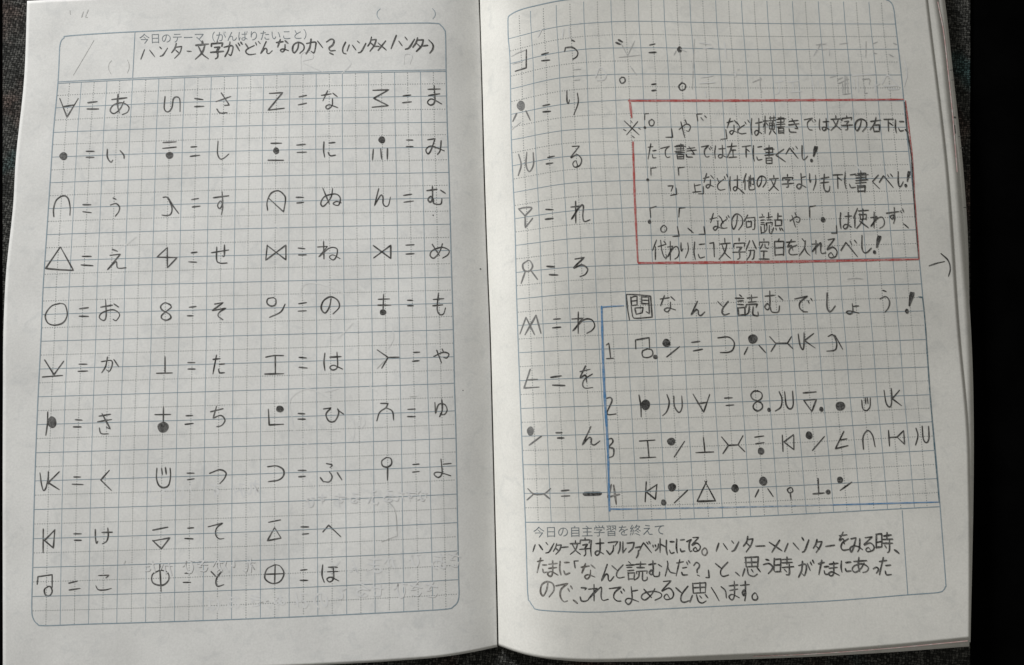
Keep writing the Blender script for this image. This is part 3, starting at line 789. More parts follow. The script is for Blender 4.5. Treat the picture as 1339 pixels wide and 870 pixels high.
# ------------------------------------------------------------------ the symbol table
TABLE = [
 ('L', 'A00', 'mid', "308,508 345,604! 403,508; 328,550 385,540", "452,530 500,524; 448,562 508,562", 'あ', (566, 484, 663, 593)),
 ('L', 'A00', 'mid', "850,498 846,560 865,577 885,555 893,510 912,500 926,515 927,575", "1003,508 1045,514; 1002,550 1050,548", 'さ', (1112, 482, 1188, 580)),
 ('L', 'A10', 'dark', "127,482 195,478! 120,568! 203,558", "280,500 318,492; 276,541 318,532", 'な', (390, 470, 478, 560)),
 ('L', 'A10', 'dark', "660,466 742,463! 664,507! 740,545! 656,553", "815,495 855,490; 812,530 858,525", 'ま', (940, 442, 1016, 543)),
 ('L', 'A00', 'mid', "@327,805,21,20", "444,780 485,780; 444,811 484,811", 'い', (552, 770, 641, 836)),
 ('L', 'A00', 'dark', "840,735 908,731; 838,765 908,758; @873,801,20,18", "983,758 1014,756; 980,806 1028,800", 'し', (1120, 728, 1178, 818)),
 ('L', 'A10', 'dark', "135,739 190,738; 120,826 200,826; @162,777,16,17", "268,748 312,744; 270,786 318,784", 'に', (400, 730, 465, 808)),
 ('L', 'A10', 'dark', "@706,721,18,18; 662,770 658,824; 700,768 705,820; 735,766 734,820", "833,722 866,722; 832,756 867,756", 'み', (936, 715, 1030, 797)),
 ('L', 'A01', 'mid', "277,290 276,250 290,205 325,182 350,195 361,240 360,282", "427,228 468,228; 427,264 470,269", 'う', (568, 190, 615, 287)),
 ('L', 'A01', 'mid', "840,190 862,192 885,240 880,275 858,284 834,281; 866,192 892,235 920,273", "987,202 1022,196; 990,240 1030,235", 'す', (1098, 160, 1176, 282)),
 ('L', 'A11', 'dark', "118,257 115,215 135,170 172,156 200,175 210,200 200,265! 126,197", "265,190 303,190; 268,219 303,216", 'ぬ', (396, 143, 500, 237)),
 ('L', 'A11', 'dark', "690,145 668,233! 700,180 712,190 712,220 724,236 740,230 750,190", "818,180 860,174; 820,215 868,209", 'む', (940, 134, 1030, 222)),
 ('L', 'A01', 'mid', "310,446 235,556! 300,562 378,566! 314,450", "424,494 470,494; 418,538 479,542", 'え', (550, 450, 648, 570)),
 ('L', 'A01', 'mid', "862,450 862,553! 912,500! 808,498! 862,448", "985,476 1015,472; 972,522 1012,524", 'せ', (1090, 438, 1180, 530)),
 ('L', 'A11', 'dark', "116,436 108,514! 212,436! 212,512! 116,438", "275,451 310,455; 277,487 317,486", 'ね', (376, 420, 492, 510)),
 ('L', 'A11', 'dark', "662,438 752,505! 752,437! 664,502", "830,436 872,434; 830,482 872,480", 'め', (955, 428, 1048, 503)),
 ('L', 'A01', 'mid', "310,736 265,750 234,795 245,835 280,848 325,835 346,795 335,745 305,735", "410,764 455,758; 408,802 456,803", 'お', (512, 724, 616, 828)),
 ('L', 'A01', 'mid', "880,745 850,733 828,750 835,770 870,790 880,810 855,823 832,812 835,795 865,770 882,755 872,738", "975,756 1010,752; 965,800 995,800", 'そ', (1092, 730, 1162, 818)),
 ('L', 'A11', 'mid', "150,706 120,712 115,735 135,750 158,742 160,715 145,706; 208,740 185,780 128,808", "278,738 318,732; 275,776 317,774", 'の', (398, 703, 488, 790)),
 ('L', 'A11', 'dark', "715,690 712,775; 688,715 745,713; 685,745 752,745; @712,782,17,16", "838,720 865,720; 838,748 868,748", 'も', (968, 688, 1033, 795)),
 ('L', 'A02', 'mid', "230,200 278,276! 328,207; 218,288 322,280", "407,222 448,222; 402,259 452,257", 'か', (523, 185, 614, 267)),
 ('L', 'A02', 'dark', "850,184 850,268; 806,269 887,267", "968,214 1003,214; 968,247 1005,247", 'た', (1096, 175, 1157, 270)),
 ('L', 'A12', 'dark', "108,186 150,178 200,178; 157,180 158,270; 103,273 200,271", "280,187 318,190; 280,238 322,242", 'は', (405, 160, 500, 253)),
 ('L', 'A12', 'dark', "682,148 738,187! 705,243; 738,187 795,186", "870,162 901,160; 864,207 898,204", 'や', (973, 142, 1050, 216)),
 ('L', 'A02', 'mid', "246,468 244,530 236,588; @268,521,24,29", "388,508 423,510; 378,545 418,545", 'き', (506, 470, 578, 582)),
 ('L', 'A02', 'mid', "842,440 841,520; 798,482 878,481; @840,547,29,28", "958,488 992,486; 953,532 995,527", 'ち', (1085, 442, 1155, 548)),
 ('L', 'A12', 'dark', "122,455 126,535! 200,531; @181,453,20,18", "275,476 310,478; 274,505 312,505", 'ひ', (402, 448, 508, 517)),
 ('L', 'A12', 'mid', "700,424 738,424! 728,446! 695,470 680,514; 728,446 760,465 767,510", "840,455 878,453; 838,492 878,492", 'ゆ', (980, 408, 1045, 497)),
 ('L', 'A02', 'mid', "206,782 214,840 224,872 238,855 248,800 250,778; 249,775 249,838; 305,776 249,832! 305,868", "380,803 415,803; 372,840 428,842", 'く', (518, 766, 572, 872)),
 ('L', 'A02', 'mid', "808,758 806,810 818,845 842,858 868,845 878,800 876,758; 832,757 836,790; 852,754 856,788", "963,783 1000,783; 965,817 1000,812", 'つ', (1082, 766, 1164, 838)),
 ('L', 'A12', 'mid', "118,750 165,746 198,765 200,795 175,818 122,827", "275,769 316,769; 278,802 312,799", 'ふ', (390, 738, 500, 830)),
 ('L', 'A12', 'dark', "730,702 706,720 710,745 735,752 756,735 752,708 728,702; 736,752 735,820", "866,739 898,736; 864,778 898,774", 'よ', (975, 708, 1060, 803)),
 ('L', 'A03', 'mid', "214,196 213,313; 272,200 220,253! 264,290! 271,200", "365,220 402,220; 368,252 402,252", 'け', (470, 192, 560, 270)),
 ('L', 'A03', 'mid', "755,202 830,187; 755,253 798,294! 840,240! 755,255", "928,192 958,190; 914,243 955,245", 'て', (1030, 168, 1107, 245)),
 ('L', 'A13', 'mid', "118,163 177,151; 147,190 112,254! 180,241! 148,190", "278,186 316,186; 285,222 316,219", 'へ', (387, 174, 478, 232)),
 ('L', 'A03', 'mid', "184,470 188,432! 258,422! 258,485; 240,480 220,495 225,522 245,526 258,505 250,482 235,480", "340,464 382,454; 342,498 396,490", 'こ', (475, 424, 552, 502)),
 ('L', 'A03', 'mid', "790,372 797,505; 790,400 755,420 752,455 775,472 810,472 835,445 828,410 790,398", "914,415 942,414; 906,460 942,460", 'と', (1042, 402, 1104, 480)),
 ('L', 'A13', 'mid', "150,372 110,395 100,440 135,465 175,455 194,415 175,380 148,372; 150,374 148,465; 100,420 192,417", "276,400 308,397; 274,450 312,450", 'ほ', (382, 374, 467, 458)),
 ('R', 'A20', 'mid', "190,256 189,350! 132,368", "268,282 304,272; 268,314 310,310", 'ら', (388, 208, 456, 306)),
 ('R', 'A20', 'light', "@162,545,21,25; 140,585 120,626; 188,572 210,620", "275,546 310,538; 275,577 314,574", 'り', (398, 470, 455, 586)),
 ('R', 'A20', 'light', "150,795 163,850 148,905; 192,785 188,850 205,884 226,850 225,787", "300,812 334,805; 292,845 326,840", 'る', (418, 752, 472, 862)),
 ('R', 'A21', 'light', "150,250 180,243 218,245 183,285! 150,250; 183,285 185,346! 222,298", "290,252 328,254; 288,303 328,298", 'れ', (418, 210, 515, 320)),
 ('R', 'A21', 'light', "200,514 172,535 178,565 205,570 222,545 210,518 195,514; 185,570 163,633; 212,565 247,612", "295,545 335,548; 308,588 352,590", 'ろ', (436, 500, 508, 598)),
 ('R', 'A21', 'light', "188,808 157,893; 188,808 232,897; 240,797 183,897; 240,797 265,890", "330,818 365,815; 325,862 367,858", 'わ', (425, 780, 540, 888)),
 ('R', 'A22', 'light', "210,248 178,345! 255,340; 200,303 248,300", "315,290 370,282; 325,330 388,332", 'を', (465, 235, 533, 350)),
 ('R', 'A22', 'light', "@211,567,18,24; 268,592 205,639", "342,575 374,575; 350,602 384,602", 'ん', (482, 543, 570, 636)),
]
DARK_KANA = set('らりるろん')
for side, crop, ink, sym, eq, ch, box in TABLE:
    page = page_l if side == 'L' else page_r
    r = random.Random(ord(ch))
    w = 1.85 if ink != 'light' else 2.1
    mk = Marks(side); draw(mk, sym, crop, w, r); mk.build("written_symbol", ink, page)
    mk = Marks(side); draw(mk, eq, crop, w, r); mk.build("equals_sign", 'mid' if ink == 'light' else ink, page)
    mk = Marks(side); glyph(mk, ch, box, crop, 1.85, r); mk.build("written_kana", 'dark' if (ink == 'dark' or ch in DARK_KANA) else 'mid', page)

# entries of the right-hand page that are not letters
def one(side, name, ink, w, items, seed, label=None):
    page = page_l if side == 'L' else page_r
    r = random.Random(seed)
    mk = Marks(side)
    for crop, s in items:
        for piece in (s.split(';') if name == "stray_pencil_mark" else [s]):
            draw(mk, piece, crop, w, r)
            if name == "stray_pencil_mark":
                mk.build(name, ink, page, label)
                mk = Marks(side)
    o = mk.build(name, ink, page, label)
    if name == "erased_writing":
        o["kind"] = "stuff"
    return o

one('R', "written_symbol", 'light', 2.0, [('PX', "690,639 698,646 711,646 720,639; 689,654 698,646; 711,646 719,652.5")], 1)
one('R', "equals_sign", 'mid', 1.9, [('PX', "734,642 744,641; 734,649 745,648.5")], 2)
one('R', "written_kana", 'dark', 6.2, [('PX', "764,646 775,645.8 785,645.5")], 3, "thick dark bar standing for the long vowel")
one('R', "written_symbol", 'dark', 2.6, [('A20', "664,206 684,217; 651,220 673,229")], 4)
one('R', "equals_sign", 'dark', 2.0, [('A20', "825,233 852,227; 822,272 858,270")], 5)
one('R', "written_symbol", 'dark', 2.0, [('A20', "@979,256,13,16")], 6)
one('R', "written_symbol", 'dark', 1.9, [('A20', "683,398 670,410 680,430 698,420 695,402 680,398")], 7)
one('R', "equals_sign", 'dark', 2.0, [('A20', "835,436 858,433; 836,468 858,465")], 8)
one('R', "written_symbol", 'dark', 1.9, [('A20', "990,428 975,445 985,465 1005,460 1010,440 995,428 986,428")], 9)

# ------------------------------------------------------------------ red and blue pencil boxes
mk = Marks('R', 7.5e-5)
for s, w in (("822,132 1000,131.6 1181,130.3", 3.0), ("823.2,131 826,154", 2.6), ("827.6,186 830,262 834,343", 2.8),
             ("835,344.2 1020,342.5 1201,339.2", 3.4), ("1184,132 1192.6,205 1196,262 1202,339", 1.6)):
    draw(mk, s, 'PX', w, rng)
mk.build("red_box", 'red', page_r, "red pencil box round the note")
mk = Marks('R', 9.5e-5)
draw(mk, "1183,134 1186,170 1191.6,206 1195,262 1200.8,338", 'PX', 1.7, rng)
mk.build("box_outline", 'dark', page_r, "dark pencil line along the right side of the red box")
mk = Marks('R', 7.5e-5)
for s, w in (("787,402 800,400.8 815.5,400", 1.6), ("786.6,401 788.5,470 791,525 794.4,580 797,668", 2.9), ("797,665.6 812,665.9 826,665.6", 1.9)):
    draw(mk, s, 'PX', w, rng)
mk.build("blue_box", 'blue', page_r, "blue pencil box round the quiz, left side and corners")
mk = Marks('R', 7.5e-5)
draw(mk, "1090,660.3 1228,656.6", 'PX', 1.7, rng)
mk.build("blue_box", 'blue', page_r, "bright blue right end of the box's bottom edge")
mk = Marks('R', 6.6e-5)
draw(mk, "826,665.6 960,663.4 1095,660.2", 'PX', 1.8, rng)
mk.build("blue_box", 'bluefaint', page_r, "faint worn bottom edge of the blue box")
mk = Marks('R', 9.5e-5)
for s in ("1201,388.5 1206,388.8", "1206,389 1209.5,422 1216,516 1227.8,657"):
    draw(mk, s, 'PX', 1.6, rng)
mk.build("blue_box", 'teal', page_r, "blackened right edge of the blue box")

# ------------------------------------------------------------------ lines of handwriting
def line(side, label, ink, w, items, seed, fillw=None):
    page = page_l if side == 'L' else page_r
    r = random.Random(seed)
    mk = Marks(side)
    for it in items:
        if len(it) == 2:
            draw(mk, it[1], it[0], w, r)
        else:
            crop, ch, box = it[:3]
            glyph(mk, ch, box, crop, w * (it[3] if len(it) > 3 else 1.0), r)
    return mk.build("handwritten_line", ink, page, label)

line('L', "pencilled title line under the printed heading", 'dark', 1.75, [
 ('E1', 'ハ', (95, 255, 205, 335)), ('E1', 'ン', (248, 235, 315, 312)), ('E1', 'タ', (345, 205, 435, 330)), ('E1', "475,268 492,270 510,270"),
 ('E1', '文', (545, 180, 655, 335), 1.25), ('E1', '字', (672, 180, 778, 330), 1.25), ('E1', 'が', (790, 190, 935, 315), 1.1), ('E1', 'ど', (962, 188, 1085, 297)),
 ('E1', 'ん', (1090, 185, 1187, 287)), ('E1', 'な', (1222, 170, 1317, 280), 1.1), ('E2', 'の', (78, 196, 174, 288)), ('E2', 'か', (198, 165, 330, 288), 1.15),
 ('E2', "362,192 400,168 425,180 415,215 385,240 395,264 435,262; 388,282 420,297"), ('E2', "522,192 498,245 502,282 525,290"),
 ('E2', 'ハ', (535, 215, 608, 268), 0.9), ('E2', 'ン', (622, 185, 690, 275), 0.9), ('E2', 'タ', (702, 148, 780, 270)), ('E2', "765,228 802,228"),
 ('E2', "792,200 860,258; 856,182 792,262"), ('E2', "945,135 900,248; 966,185 992,222"), ('E2', 'ン', (1015, 155, 1095, 250)),
 ('E2', 'タ', (1085, 153, 1172, 275)), ('E2', "1165,225 1207,219"), ('E2', "1215,175 1250,215 1245,255 1222,285")], 11)

line('R', "first line of the boxed note", 'dark', 1.5, [
 ('E3', "42,190 172,312; 160,195 62,312; 98,190 112,206; 35,265 57,276; 168,254 184,263; 110,321 130,337"),
 ('E3', "220,180 221,128! 255,125; @222,248,12,13; 285,175 258,195 268,230 295,228 303,195 280,174"),
 ('E3', "455,258 465,332! 405,332"), ('E3', 'や', (515, 178, 615, 335)), ('E3', "685,190 675,130! 720,128; 712,160 732,185; 745,145 762,162"),
 ('E3', "930,265 940,345! 885,350"), ('E3', 'な', (940, 162, 1032, 305)), ('E3', 'ど', (1030, 185, 1132, 300)), ('E3', 'は', (1155, 165, 1248, 312)),
 ('E4', '横', (-15, 145, 95, 305), 0.9), ('E4', '書', (98, 148, 182, 300), 0.85), ('E4', 'き', (205, 168, 300, 288)), ('E4', 'で', (345, 165, 442, 266)),
 ('E4', 'は', (475, 168, 562, 272)), ('E4', '文', (572, 143, 662, 270)), ('E4', '字', (668, 143, 767, 272)), ('E4', 'の', (790, 166, 887, 275)),
 ('E4', '右', (918, 158, 1012, 287)), ('E4', '下', (1040, 175, 1128, 280)), ('E4', 'に', (1138, 180, 1215, 287)), ('E4', '、', (1226, 265, 1252, 287), 1.3)], 12)
line('R', "second line of the boxed note", 'dark', 1.5, [
 ('E3', 'た', (250, 385, 320, 520)), ('E3', 'て', (358, 410, 440, 508)), ('E3', '書', (482, 388, 580, 524), 0.95), ('E3', 'き', (583, 412, 667, 512)),
 ('E3', 'で', (720, 405, 805, 505)), ('E3', 'は', (833, 403, 927, 517)), ('E3', '左', (938, 383, 1030, 507)), ('E3', '下', (1073, 408, 1147, 506)),
 ('E3', 'に', (1170, 405, 1247, 542)), ('E4', '書', (-8, 403, 84, 564), 0.95), ('E4', 'く', (92, 430, 174, 542)), ('E4', 'べ', (183, 412, 290, 517)),
 ('E4', 'し', (325, 405, 374, 532)), ('E4', '！', (395, 408, 465, 550))], 13)
line('R', "third line of the boxed note", 'dark', 1.5, [
 ('E5', "142,98 140,35! 188,30; @113,136,13,14; 385,95 380,32! 432,25; 290,190 335,188! 318,235; 362,208 368,262! 312,272; 520,170 530,240; 525,188 575,178; 505,245 580,238; 600,195 602,258! 558,258"),
 ('E5', 'な', (598, 83, 692, 210)), ('E5', 'ど', (718, 90, 812, 226)), ('E5', 'は', (832, 100, 927, 232)), ('E5', '、', (925, 228, 955, 254), 1.4),
 ('E5', '他', (946, 83, 1047, 226)), ('E5', 'の', (1068, 105, 1147, 202)), ('E5', '文', (1173, 95, 1257, 230)), ('E6', '字', (80, 93, 182, 207)),
 ('E6', 'よ', (213, 80, 292, 214)), ('E6', 'り', (322, 85, 377, 226)), ('E6', 'も', (418, 80, 504, 230)), ('E6', '下', (528, 85, 614, 210)),
 ('E6', 'に', (630, 75, 727, 217)), ('E6', '書', (716, 50, 834, 242)), ('E6', 'く', (873, 95, 937, 213)), ('E6', 'べ', (936, 83, 1057, 202)),
 ('E6', 'し', (1098, 65, 1142, 194)), ('E6', '！', (1155, 58, 1207, 200))], 14)
line('R', "fourth line of the boxed note", 'dark', 1.5, [
 ('E5', "140,465 132,385! 188,368; @129,503,15,20; 250,535 228,560 235,590 265,590 280,562 262,537 245,535; 372,545 388,628! 332,632; 465,560 512,600; 605,545 615,612! 562,612"),
 ('E5', "385,462 390,385! 440,380"),
 ('E5', 'な', (656, 433, 762, 577)), ('E5', 'ど', (752, 450, 827, 562)), ('E5', 'の', (848, 438, 942, 577)), ('E5', '句', (956, 443, 1052, 572)),
 ('E5', '読', (1093, 428, 1202, 605), 0.85), ('E6', '点', (-2, 428, 97, 587)), ('E6', 'や', (148, 428, 237, 547)), ('E6', "325,465 322,372! 375,362; @441,484,21,24; 558,535 562,600! 515,602"),
 ('E6', 'は', (586, 418, 692, 562)), ('E6', '使', (698, 383, 837, 554)), ('E6', 'わ', (858, 418, 980, 557)), ('E6', 'ず', (998, 388, 1147, 527)), ('E6', '、', (1145, 520, 1187, 554), 1.2)], 15)
line('R', "fifth line of the boxed note", 'dark', 1.55, [
 ('E5', '代', (158, 658, 277, 827)), ('E5', 'わ', (288, 673, 387, 837)), ('E5', 'り', (403, 685, 467, 817)), ('E5', 'に', (518, 685, 614, 832)),
 ('E5', "655,692 690,685! 696,810"), ('E5', '文', (738, 648, 837, 837)), ('E5', '字', (858, 663, 967, 832)), ('E5', '分', (973, 668, 1062, 832)),
 ('E5', '空', (1083, 658, 1174, 827)), ('E6', '白', (20, 646, 100, 797)), ('E6', 'を', (123, 658, 220, 792)), ('E6', '入', (236, 658, 327, 802)),
 ('E6', 'れ', (346, 663, 467, 782)), ('E6', 'る', (476, 653, 562, 820)), ('E6', 'べ', (598, 660, 742, 802)), ('E6', 'し', (783, 625, 864, 777)), ('E6', '！', (878, 622, 952, 784))], 16)

line('R', "quiz heading with a boxed character", 'mid', 1.8, [
 ('E7', "237,92 330,95 430,107! 442,272! 380,278 310,282 288,268 276,190; 237,92 246,200 262,296"),
 ('E7', "272,112 278,180; 272,120 300,108 322,108! 322,175! 277,182; 275,146 320,141; 358,104 358,165! 412,166; 358,112 414,112; 358,138 412,139; 414,112 420,245! 395,230; 305,205 315,250; 305,200 370,196! 362,238! 315,250"),
 ('E7', 'な', (503, 93, 627, 232)), ('E7', 'ん', (750, 148, 860, 257)), ('E7', 'と', (963, 143, 1057, 252)), ('E7', '読', (1113, 93, 1282, 262)),
 ('E8', 'む', (56, 68, 192, 224)), ('E8', 'で', (286, 103, 417, 217)), ('E8', 'し', (530, 76, 594, 214)), ('E8', 'ょ', (686, 158, 777, 237)),
 ('E8', 'う', (933, 48, 1005, 224)), ('E8', '！', (1126, 68, 1197, 232))], 17)
def quiz(label, w, items, seed):
    r = random.Random(seed)
    mk = Marks('R')
    for crop, s in items:
        draw(mk, s, crop, w, r)
    mk.build("quiz_line", 'dark', page_r, label)

quiz("first quiz line of symbols, numbered 1", 1.8, [
 ('E7', "78,495 98,480! 112,600; 78,604 135,600; 312,525 310,455! 418,436! 422,520; 405,525 365,545 368,585 405,595 445,575 440,535 400,525; @468,590,19,18; @556,479,32,33; 660,508 558,590; 757,474 822,466; 770,542 843,528; 965,438 1050,432 1095,475 1085,530 1050,552 985,555; @1243,447,38,38; 1203,512 1175,570; 1292,497 1345,555"),
 ('E8', "95,410 140,460! 230,460! 260,410; 105,522 145,460; 230,460 272,502; 312,390 325,470 345,508 355,480 356,380; 356,380 360,440; 430,385 360,440! 440,495; 540,408 575,395 600,440 605,480 590,512 530,520; 590,398 620,450 650,505")], 21)
quiz("second quiz line of symbols, numbered 2", 1.8, [
 ('E14', "80,128 110,122 122,150 85,235 95,258 155,252; 338,102 352,190 355,275; @390,180,36,42; 560,98 578,160 560,230 526,266; 615,110 620,190 655,240 680,200 678,110; 768,95 852,238! 900,98; 805,170 880,160; 1018,126 1080,123; 1030,185 1092,180; 1300,75 1255,70 1228,100 1245,135 1310,165 1318,205 1280,228 1248,205 1255,170 1310,130 1315,90 1280,65"),
 ('E15', "@86,201,13,16; 160,68 180,120 172,180 132,210; 200,70 212,165 240,195 262,165 258,65; 335,78 430,70; 340,132 398,213! 432,125! 340,132; @468,197,16,18; @606,174,35,34; 762,130 770,190 795,207 822,180 825,115; 788,115 792,158; 802,112 808,155; 925,58 940,150 965,180 980,150 978,45; 978,45 985,120; 1038,58 985,120! 1052,170")], 22)
quiz("third quiz line of symbols, numbered 3", 1.8, [
 ('E14', "90,455 120,448 130,475 100,515 135,530 132,585 95,600; 340,468 465,460; 405,465 418,600; 345,602 470,596; @594,472,33,30; 700,470 618,595; 850,438 862,555; 790,560 932,554; 995,435 1050,502! 1125,498! 1165,425; 1005,568 1050,502; 1125,498 1180,552; 1258,437 1330,427; 1265,490 1332,480; @1308,548,26,30"),
 ('E15', "183,385 188,505; 265,382 195,435! 268,492! 266,385; @378,387,25,29; 490,395 402,498; 632,358 570,485! 662,462; 600,422 655,412; 775,488 772,400 805,352 840,385 860,470; 958,352 965,465; 962,402 1020,400! 1068,352! 1075,452! 1020,400; 1158,335 1172,390 1155,458; 1203,320 1212,415 1235,440 1252,410 1250,322")], 23)
quiz("fourth quiz line of symbols, numbered 4", 1.8, [
 ('E12', "435,135 425,310; 530,158 435,222! 515,288! 528,160; @587,316,24,28; @660,183,36,37; 798,207 680,320; 965,128 880,305! 1040,300! 948,128; 885,309 1042,303; @1212,191,33,35"),
 ('E13', "@181,92,26,28; 153,145 130,192; 210,140 243,188; 350,132 332,145 345,165 366,155 360,135 348,131; 350,165 355,205; 524,75 528,168; 492,172 562,166; @587,160,16,15; @661,85,19,22; 735,98 662,150")], 24)
one('R', "written_numeral", 'smear', 2.7, [('E12', "130,160 100,270! 200,245; 150,165 172,330")], 25, "smudged numeral 4 on the blue line")

line('R', "first line of the closing paragraph", 'dark', 1.85, [
 ('E9', 'ハ', (120, 232, 215, 300)), ('E9', 'ン', (243, 213, 325, 316)), ('E9', 'タ', (313, 222, 388, 332)), ('E9', "383,262 455,255"), ('E9', '文', (473, 193, 572, 327)),
 ('E9', '字', (563, 168, 667, 337)), ('E9', 'は', (673, 180, 797, 337)), ('E9', '、', (820, 290, 848, 327), 1.1), ('E9', 'ア', (832, 205, 927, 326)), ('E9', 'ル', (925, 205, 1007, 320)),
 ('E9', 'フ', (1010, 215, 1080, 310)), ('E9', 'ァ', (1090, 250, 1147, 352)), ('E9', 'ベ', (1138, 203, 1242, 312)), ('E10', 'ッ', (98, 225, 152, 292), 0.9), ('E10', 'ト', (166, 178, 222, 307)),
 ('E10', 'に', (226, 188, 302, 327)), ('E10', 'に', (323, 178, 400, 312)), ('E10', 'て', (416, 176, 467, 292)), ('E10', 'る', (465, 160, 542, 297)),
 ('E10', 'ハ', (700, 218, 805, 297)), ('E10', 'ン', (845, 198, 917, 297)), ('E10', 'タ', (953, 153, 1047, 302)), ('E10', "1072,248 1160,245"), ('E10', "1200,210 1320,290; 1300,190 1225,305"),
 ('E11', 'ハ', (110, 218, 247, 300)), ('E11', 'ン', (278, 168, 347, 302)), ('E11', 'タ', (386, 183, 467, 312)), ('E11', "502,250 588,238"), ('E11', 'を', (633, 116, 727, 282)),
 ('E11', 'み', (733, 163, 852, 310)), ('E11', 'る', (866, 158, 962, 297)), ('E11', '時', (983, 110, 1137, 307)), ('E11', '、', (1155, 282, 1197, 314), 1.1)], 31)
line('R', "second line of the closing paragraph, dark part", 'dark', 1.85, [
 ('E9', "522,455 512,390! 552,388"), ('E9', 'ん', (773, 423, 887, 580)), ('E9', 'と', (868, 423, 987, 550)), ('E9', '読', (1003, 393, 1202, 572), 0.95),
 ('E10', 'む', (63, 388, 182, 532)), ('E10', "235,390 240,430 215,532; 238,440 262,492 312,506"), ('E10', 'だ', (323, 373, 447, 530)), ('E10', "485,432 510,402 538,420 535,450 518,470 518,500; 520,522 540,530"),
 ('E10', "625,475 632,545! 600,545"), ('E10', 'と', (690, 398, 824, 532)), ('E10', '、', (880, 495, 918, 528), 1.1), ('E10', '思', (943, 343, 1112, 537)), ('E10', 'う', (1143, 376, 1232, 512)),
 ('E11', '時', (16, 343, 192, 524)), ('E11', 'が', (248, 383, 390, 542)), ('E11', 'た', (438, 378, 532, 517)), ('E11', 'ま', (528, 393, 627, 532)), ('E11', 'に', (648, 388, 742, 497)),
 ('E11', 'あ', (753, 353, 907, 502)), ('E11', 'っ', (952, 448, 1002, 504)), ('E11', 'た', (1010, 356, 1122, 520))], 32)
line('R', "smudged opening words of the second closing line", 'smear', 2.1, [
 ('E9', 'た', (166, 363, 257, 500)), ('E9', 'ま', (263, 388, 360, 537)), ('E9', 'に', (373, 393, 470, 522)), ('E9', 'な', (573, 413, 707, 557))], 33)
line('R', "smudged opening words of the third closing line", 'smear', 2.1, [
 ('E9', 'の', (198, 583, 322, 728)), ('E9', 'で', (343, 603, 492, 772)), ('E9', '、', (505, 760, 542, 790), 1.2)], 34)
one('R', "written_full_stop", 'smear', 1.9, [('E10', "590,265 565,290 570,325 595,335 615,305 600,270 585,265")], 37)
line('R', "third line of the closing paragraph", 'dark', 1.85, [
 ('E9', 'こ', (573, 643, 652, 767)), ('E9', 'れ', (653, 608, 847, 767)), ('E9', 'で', (846, 638, 992, 770)), ('E9', 'よ', (998, 633, 1120, 794)),
 ('E10', 'め', (-5, 648, 180, 757)), ('E10', 'る', (183, 573, 292, 752)), ('E10', 'と', (318, 630, 442, 782)), ('E10', '思', (453, 593, 617, 784)), ('E10', "652,640 690,700 725,765; 745,632 785,670 795,738"),
 ('E10', 'ま', (818, 588, 917, 757)), ('E10', 'す', (928, 578, 1012, 770)), ('E10', "1065,690 1040,715 1045,750 1075,758 1092,735 1075,695 1060,690")], 35)
one('R', "margin_arrow", 'mid', 1.7, [('A31', "900,487 935,475 972,467; 955,430 988,462 998,500 990,535")], 36, "pencilled arrow in the right margin")

# ------------------------------------------------------------------ erased and stray pencil
one('L', "stray_pencil_mark", 'ghost2', 1.2, [
 ('A13', "710,60 745,110 755,230! 678,260"), ('A12', "850,390 886,389; 720,205 682,245"), ('A13', "72,562 92,557; 106,556 118,552"),
 ('A00', "420,90 430,60; 455,50 440,88 450,90; 360,55 362,75"), ('A03', "612,372 622,355")], 41)
one('L', "stray_pencil_mark", 'ghost', 1.5, [
 ('A11', "290,700 292,660 330,632 420,645 520,690 590,740"), ('A11', "100,275 140,320 190,360"), ('A01', "640,440 700,395"),
 ('A12', "240,470 230,420 262,375 330,350 420,390 470,440; 240,480 262,570 330,640; 415,365 480,350; 420,565 490,566"),
 ('A12', "560,500 565,580 555,620; 590,540 600,490 620,520 600,555"), ('A12', "560,10 480,90; 640,330 700,380; 760,20 765,90 740,140"),
 ('A10', "500,380 545,330 520,290; 290,360 292,280 340,270 350,300 300,320 400,370"), ('A10', "820,330 825,280 860,285 850,330")], 46)
one('L', "stray_pencil_mark", 'mid', 1.2, [('A12', "@1124,357,3,3"), ('A11', "@970,282,3,4"), ('A11', "@1214,559,4,4"), ('A13', "285,560 290,562")], 42)
one('R', "stray_pencil_mark", 'ghost2', 1.3, [
 ('A20', "678,225 711,288! 748,212; 668,296 775,285; 725,342 758,388; 950,285 962,262; 985,255 1015,268; 980,270 985,310; 1055,205 1045,460"),
 ('A20', "112,292 150,272 188,258; 120,330 170,318; 430,360 470,358; 432,415 465,412; 160,632 112,670"), ('A31', "524,548 560,545 595,548")], 43, "faint leftover strokes at the top of the page")
one('R', "erased_writing", 'ghost2', 1.3, [
 ('E16', "635,205 580,298; 598,218 672,210; 640,255 690,250 695,295; 768,212 830,203; 962,192 960,308; 1012,210 1045,195; 1015,250 1018,275 1040,282; 1128,285 1162,305; 1160,205 1185,215"),
 ('E16', "135,490 198,462! 188,490 195,550 205,560; 700,455 745,440; 5,410 10,445; 25,400 38,398; 790,578 848,572; 950,572 972,568; 755,470 790,455; 760,500 800,480; 790,500 792,570; 808,440 808,570! ; 820,445 830,570; 808,470 832,468; 808,500 832,498; 935,470 985,465 985,505; 950,520 950,570")], 44, "half erased words above the red box")
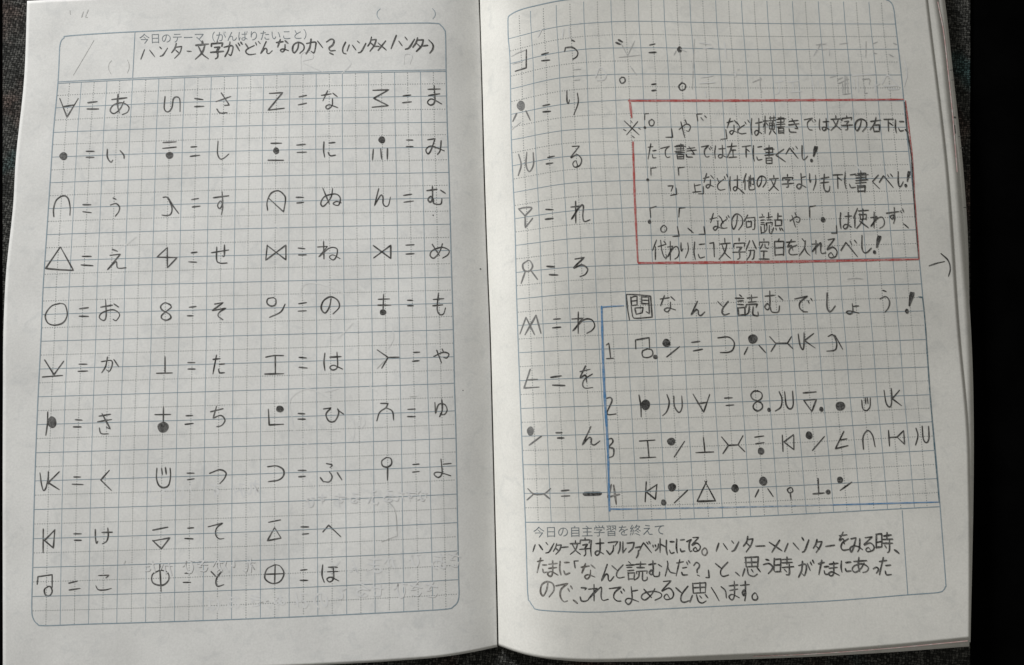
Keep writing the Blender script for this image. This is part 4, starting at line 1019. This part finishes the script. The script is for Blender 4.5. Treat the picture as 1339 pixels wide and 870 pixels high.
one('R', "erased_writing", 'ghost', 1.8, [
 ('E16', "295,490 355,482; 330,470 325,560 300,575; 395,490 470,480; 430,485 430,560; 415,562 490,555; 565,450 580,550; 610,480 615,520"),
 ('E16', "860,440 1030,430; 870,470 880,540; 900,450 905,560; 1020,520 1060,500; 1030,480 1030,560; 1080,500 1120,440 1200,520; 1090,520 1190,515; 1120,540 1200,540; 1240,330 1260,420 1240,520"),
 ('A20', "380,150 375,200; 410,140 412,190; 460,110 470,120; 250,190 270,150; 545,400 570,350 600,380 590,410 555,415"),
 ('A31', "560,20 600,60"), ('A20', "1080,220 1140,230; 1100,250 1150,245; 1090,400 1150,390; 1080,430 1160,425; 1110,470 1115,500; 1210,220 1220,300; 1265,370 1266,395")], 45, "rubbed out words above the red box")
# writing of the next leaf showing through the paper, mirrored
r = random.Random(99)
mk = Marks('L', 0.8e-5)
def show_through(x0, x1, y0, y1, size, w):
    pool = list("あおかきさすせたなのはひふまみるれんわりと")
    x = x0
    while x < x1:
        ch = r.choice(pool)
        ya = y0 + (y1 - y0) * (x - x0) / (x1 - x0) + r.uniform(-2, 2)
        h = size * r.uniform(0.8, 1.15)
        glyph(mk, ch, (x + h * 0.9, ya - h / 2, x, ya + h / 2), 'PX', w, r, jit=4)
        x += size * r.uniform(1.0, 1.9)
for row in ((190, 330, 645, 638, 17, 2.0), (270, 420, 788, 782, 17, 2.2), (430, 590, 742, 730, 18, 2.2), (440, 560, 775, 768, 16, 2.0), (400, 560, 655, 648, 14, 1.8),
            (190, 320, 742, 738, 16, 1.8)):
    show_through(*row)
mk.build("show_through_writing", 'showthru', page_l)["kind"] = "stuff"

mk = Marks('R', -0.00030 + 5e-5)
px_line(mk, [(1226.5, 2), (1234, 40), (1239.8, 90), (1246, 150), (1252, 225)], 1.3)
mk.build("edge_band", 'pink', page_r, "pink tinted edge of the sheet below")
mk = Marks('R', -0.00030 + 5e-5)
px_line(mk, [(985, 858.6), (1059, 855.6), (1160, 848.3), (1266, 838.3)], 1.2)
mk.build("edge_band", 'pink', page_r, "pink tinted edge of the sheet below")
# marks on the edges of the sheets below
def edge_marks():
    vs, fs = [], []
    def quad(x0, y0, x1, y1, w, lift):
        a = np.array([x0, y0], float); b = np.array([x1, y1], float)
        d = (b - a) / np.linalg.norm(b - a); n = np.array([-d[1], d[0]]) * w / 2
        k = len(vs)
        for q in (a + n, b + n, b - n, a - n):
            p = P('R', np.array([q[0]]), np.array([q[1]]))[0]; p[2] += lift
            vs.append(p)
        fs.append((k + 3, k + 2, k + 1, k))
    return vs, fs, quad
vs, fs, quad = edge_marks()
for y, x in ((91, 1243), (104, 1245), (178, 1254), (193, 1256.5), (271, 1261)):
    quad(x, y, x + 4, y - 0.3, 0.9, -0.00065 + 4e-5)
quad(1249.5, 163, 1250.5, 174, 1.2, -0.00065 + 4e-5)
quad(1249, 152, 1251, 154, 2.2, -0.00065 + 4e-5)
obj("edge_mark", vs, fs, 'mid', sheet3)
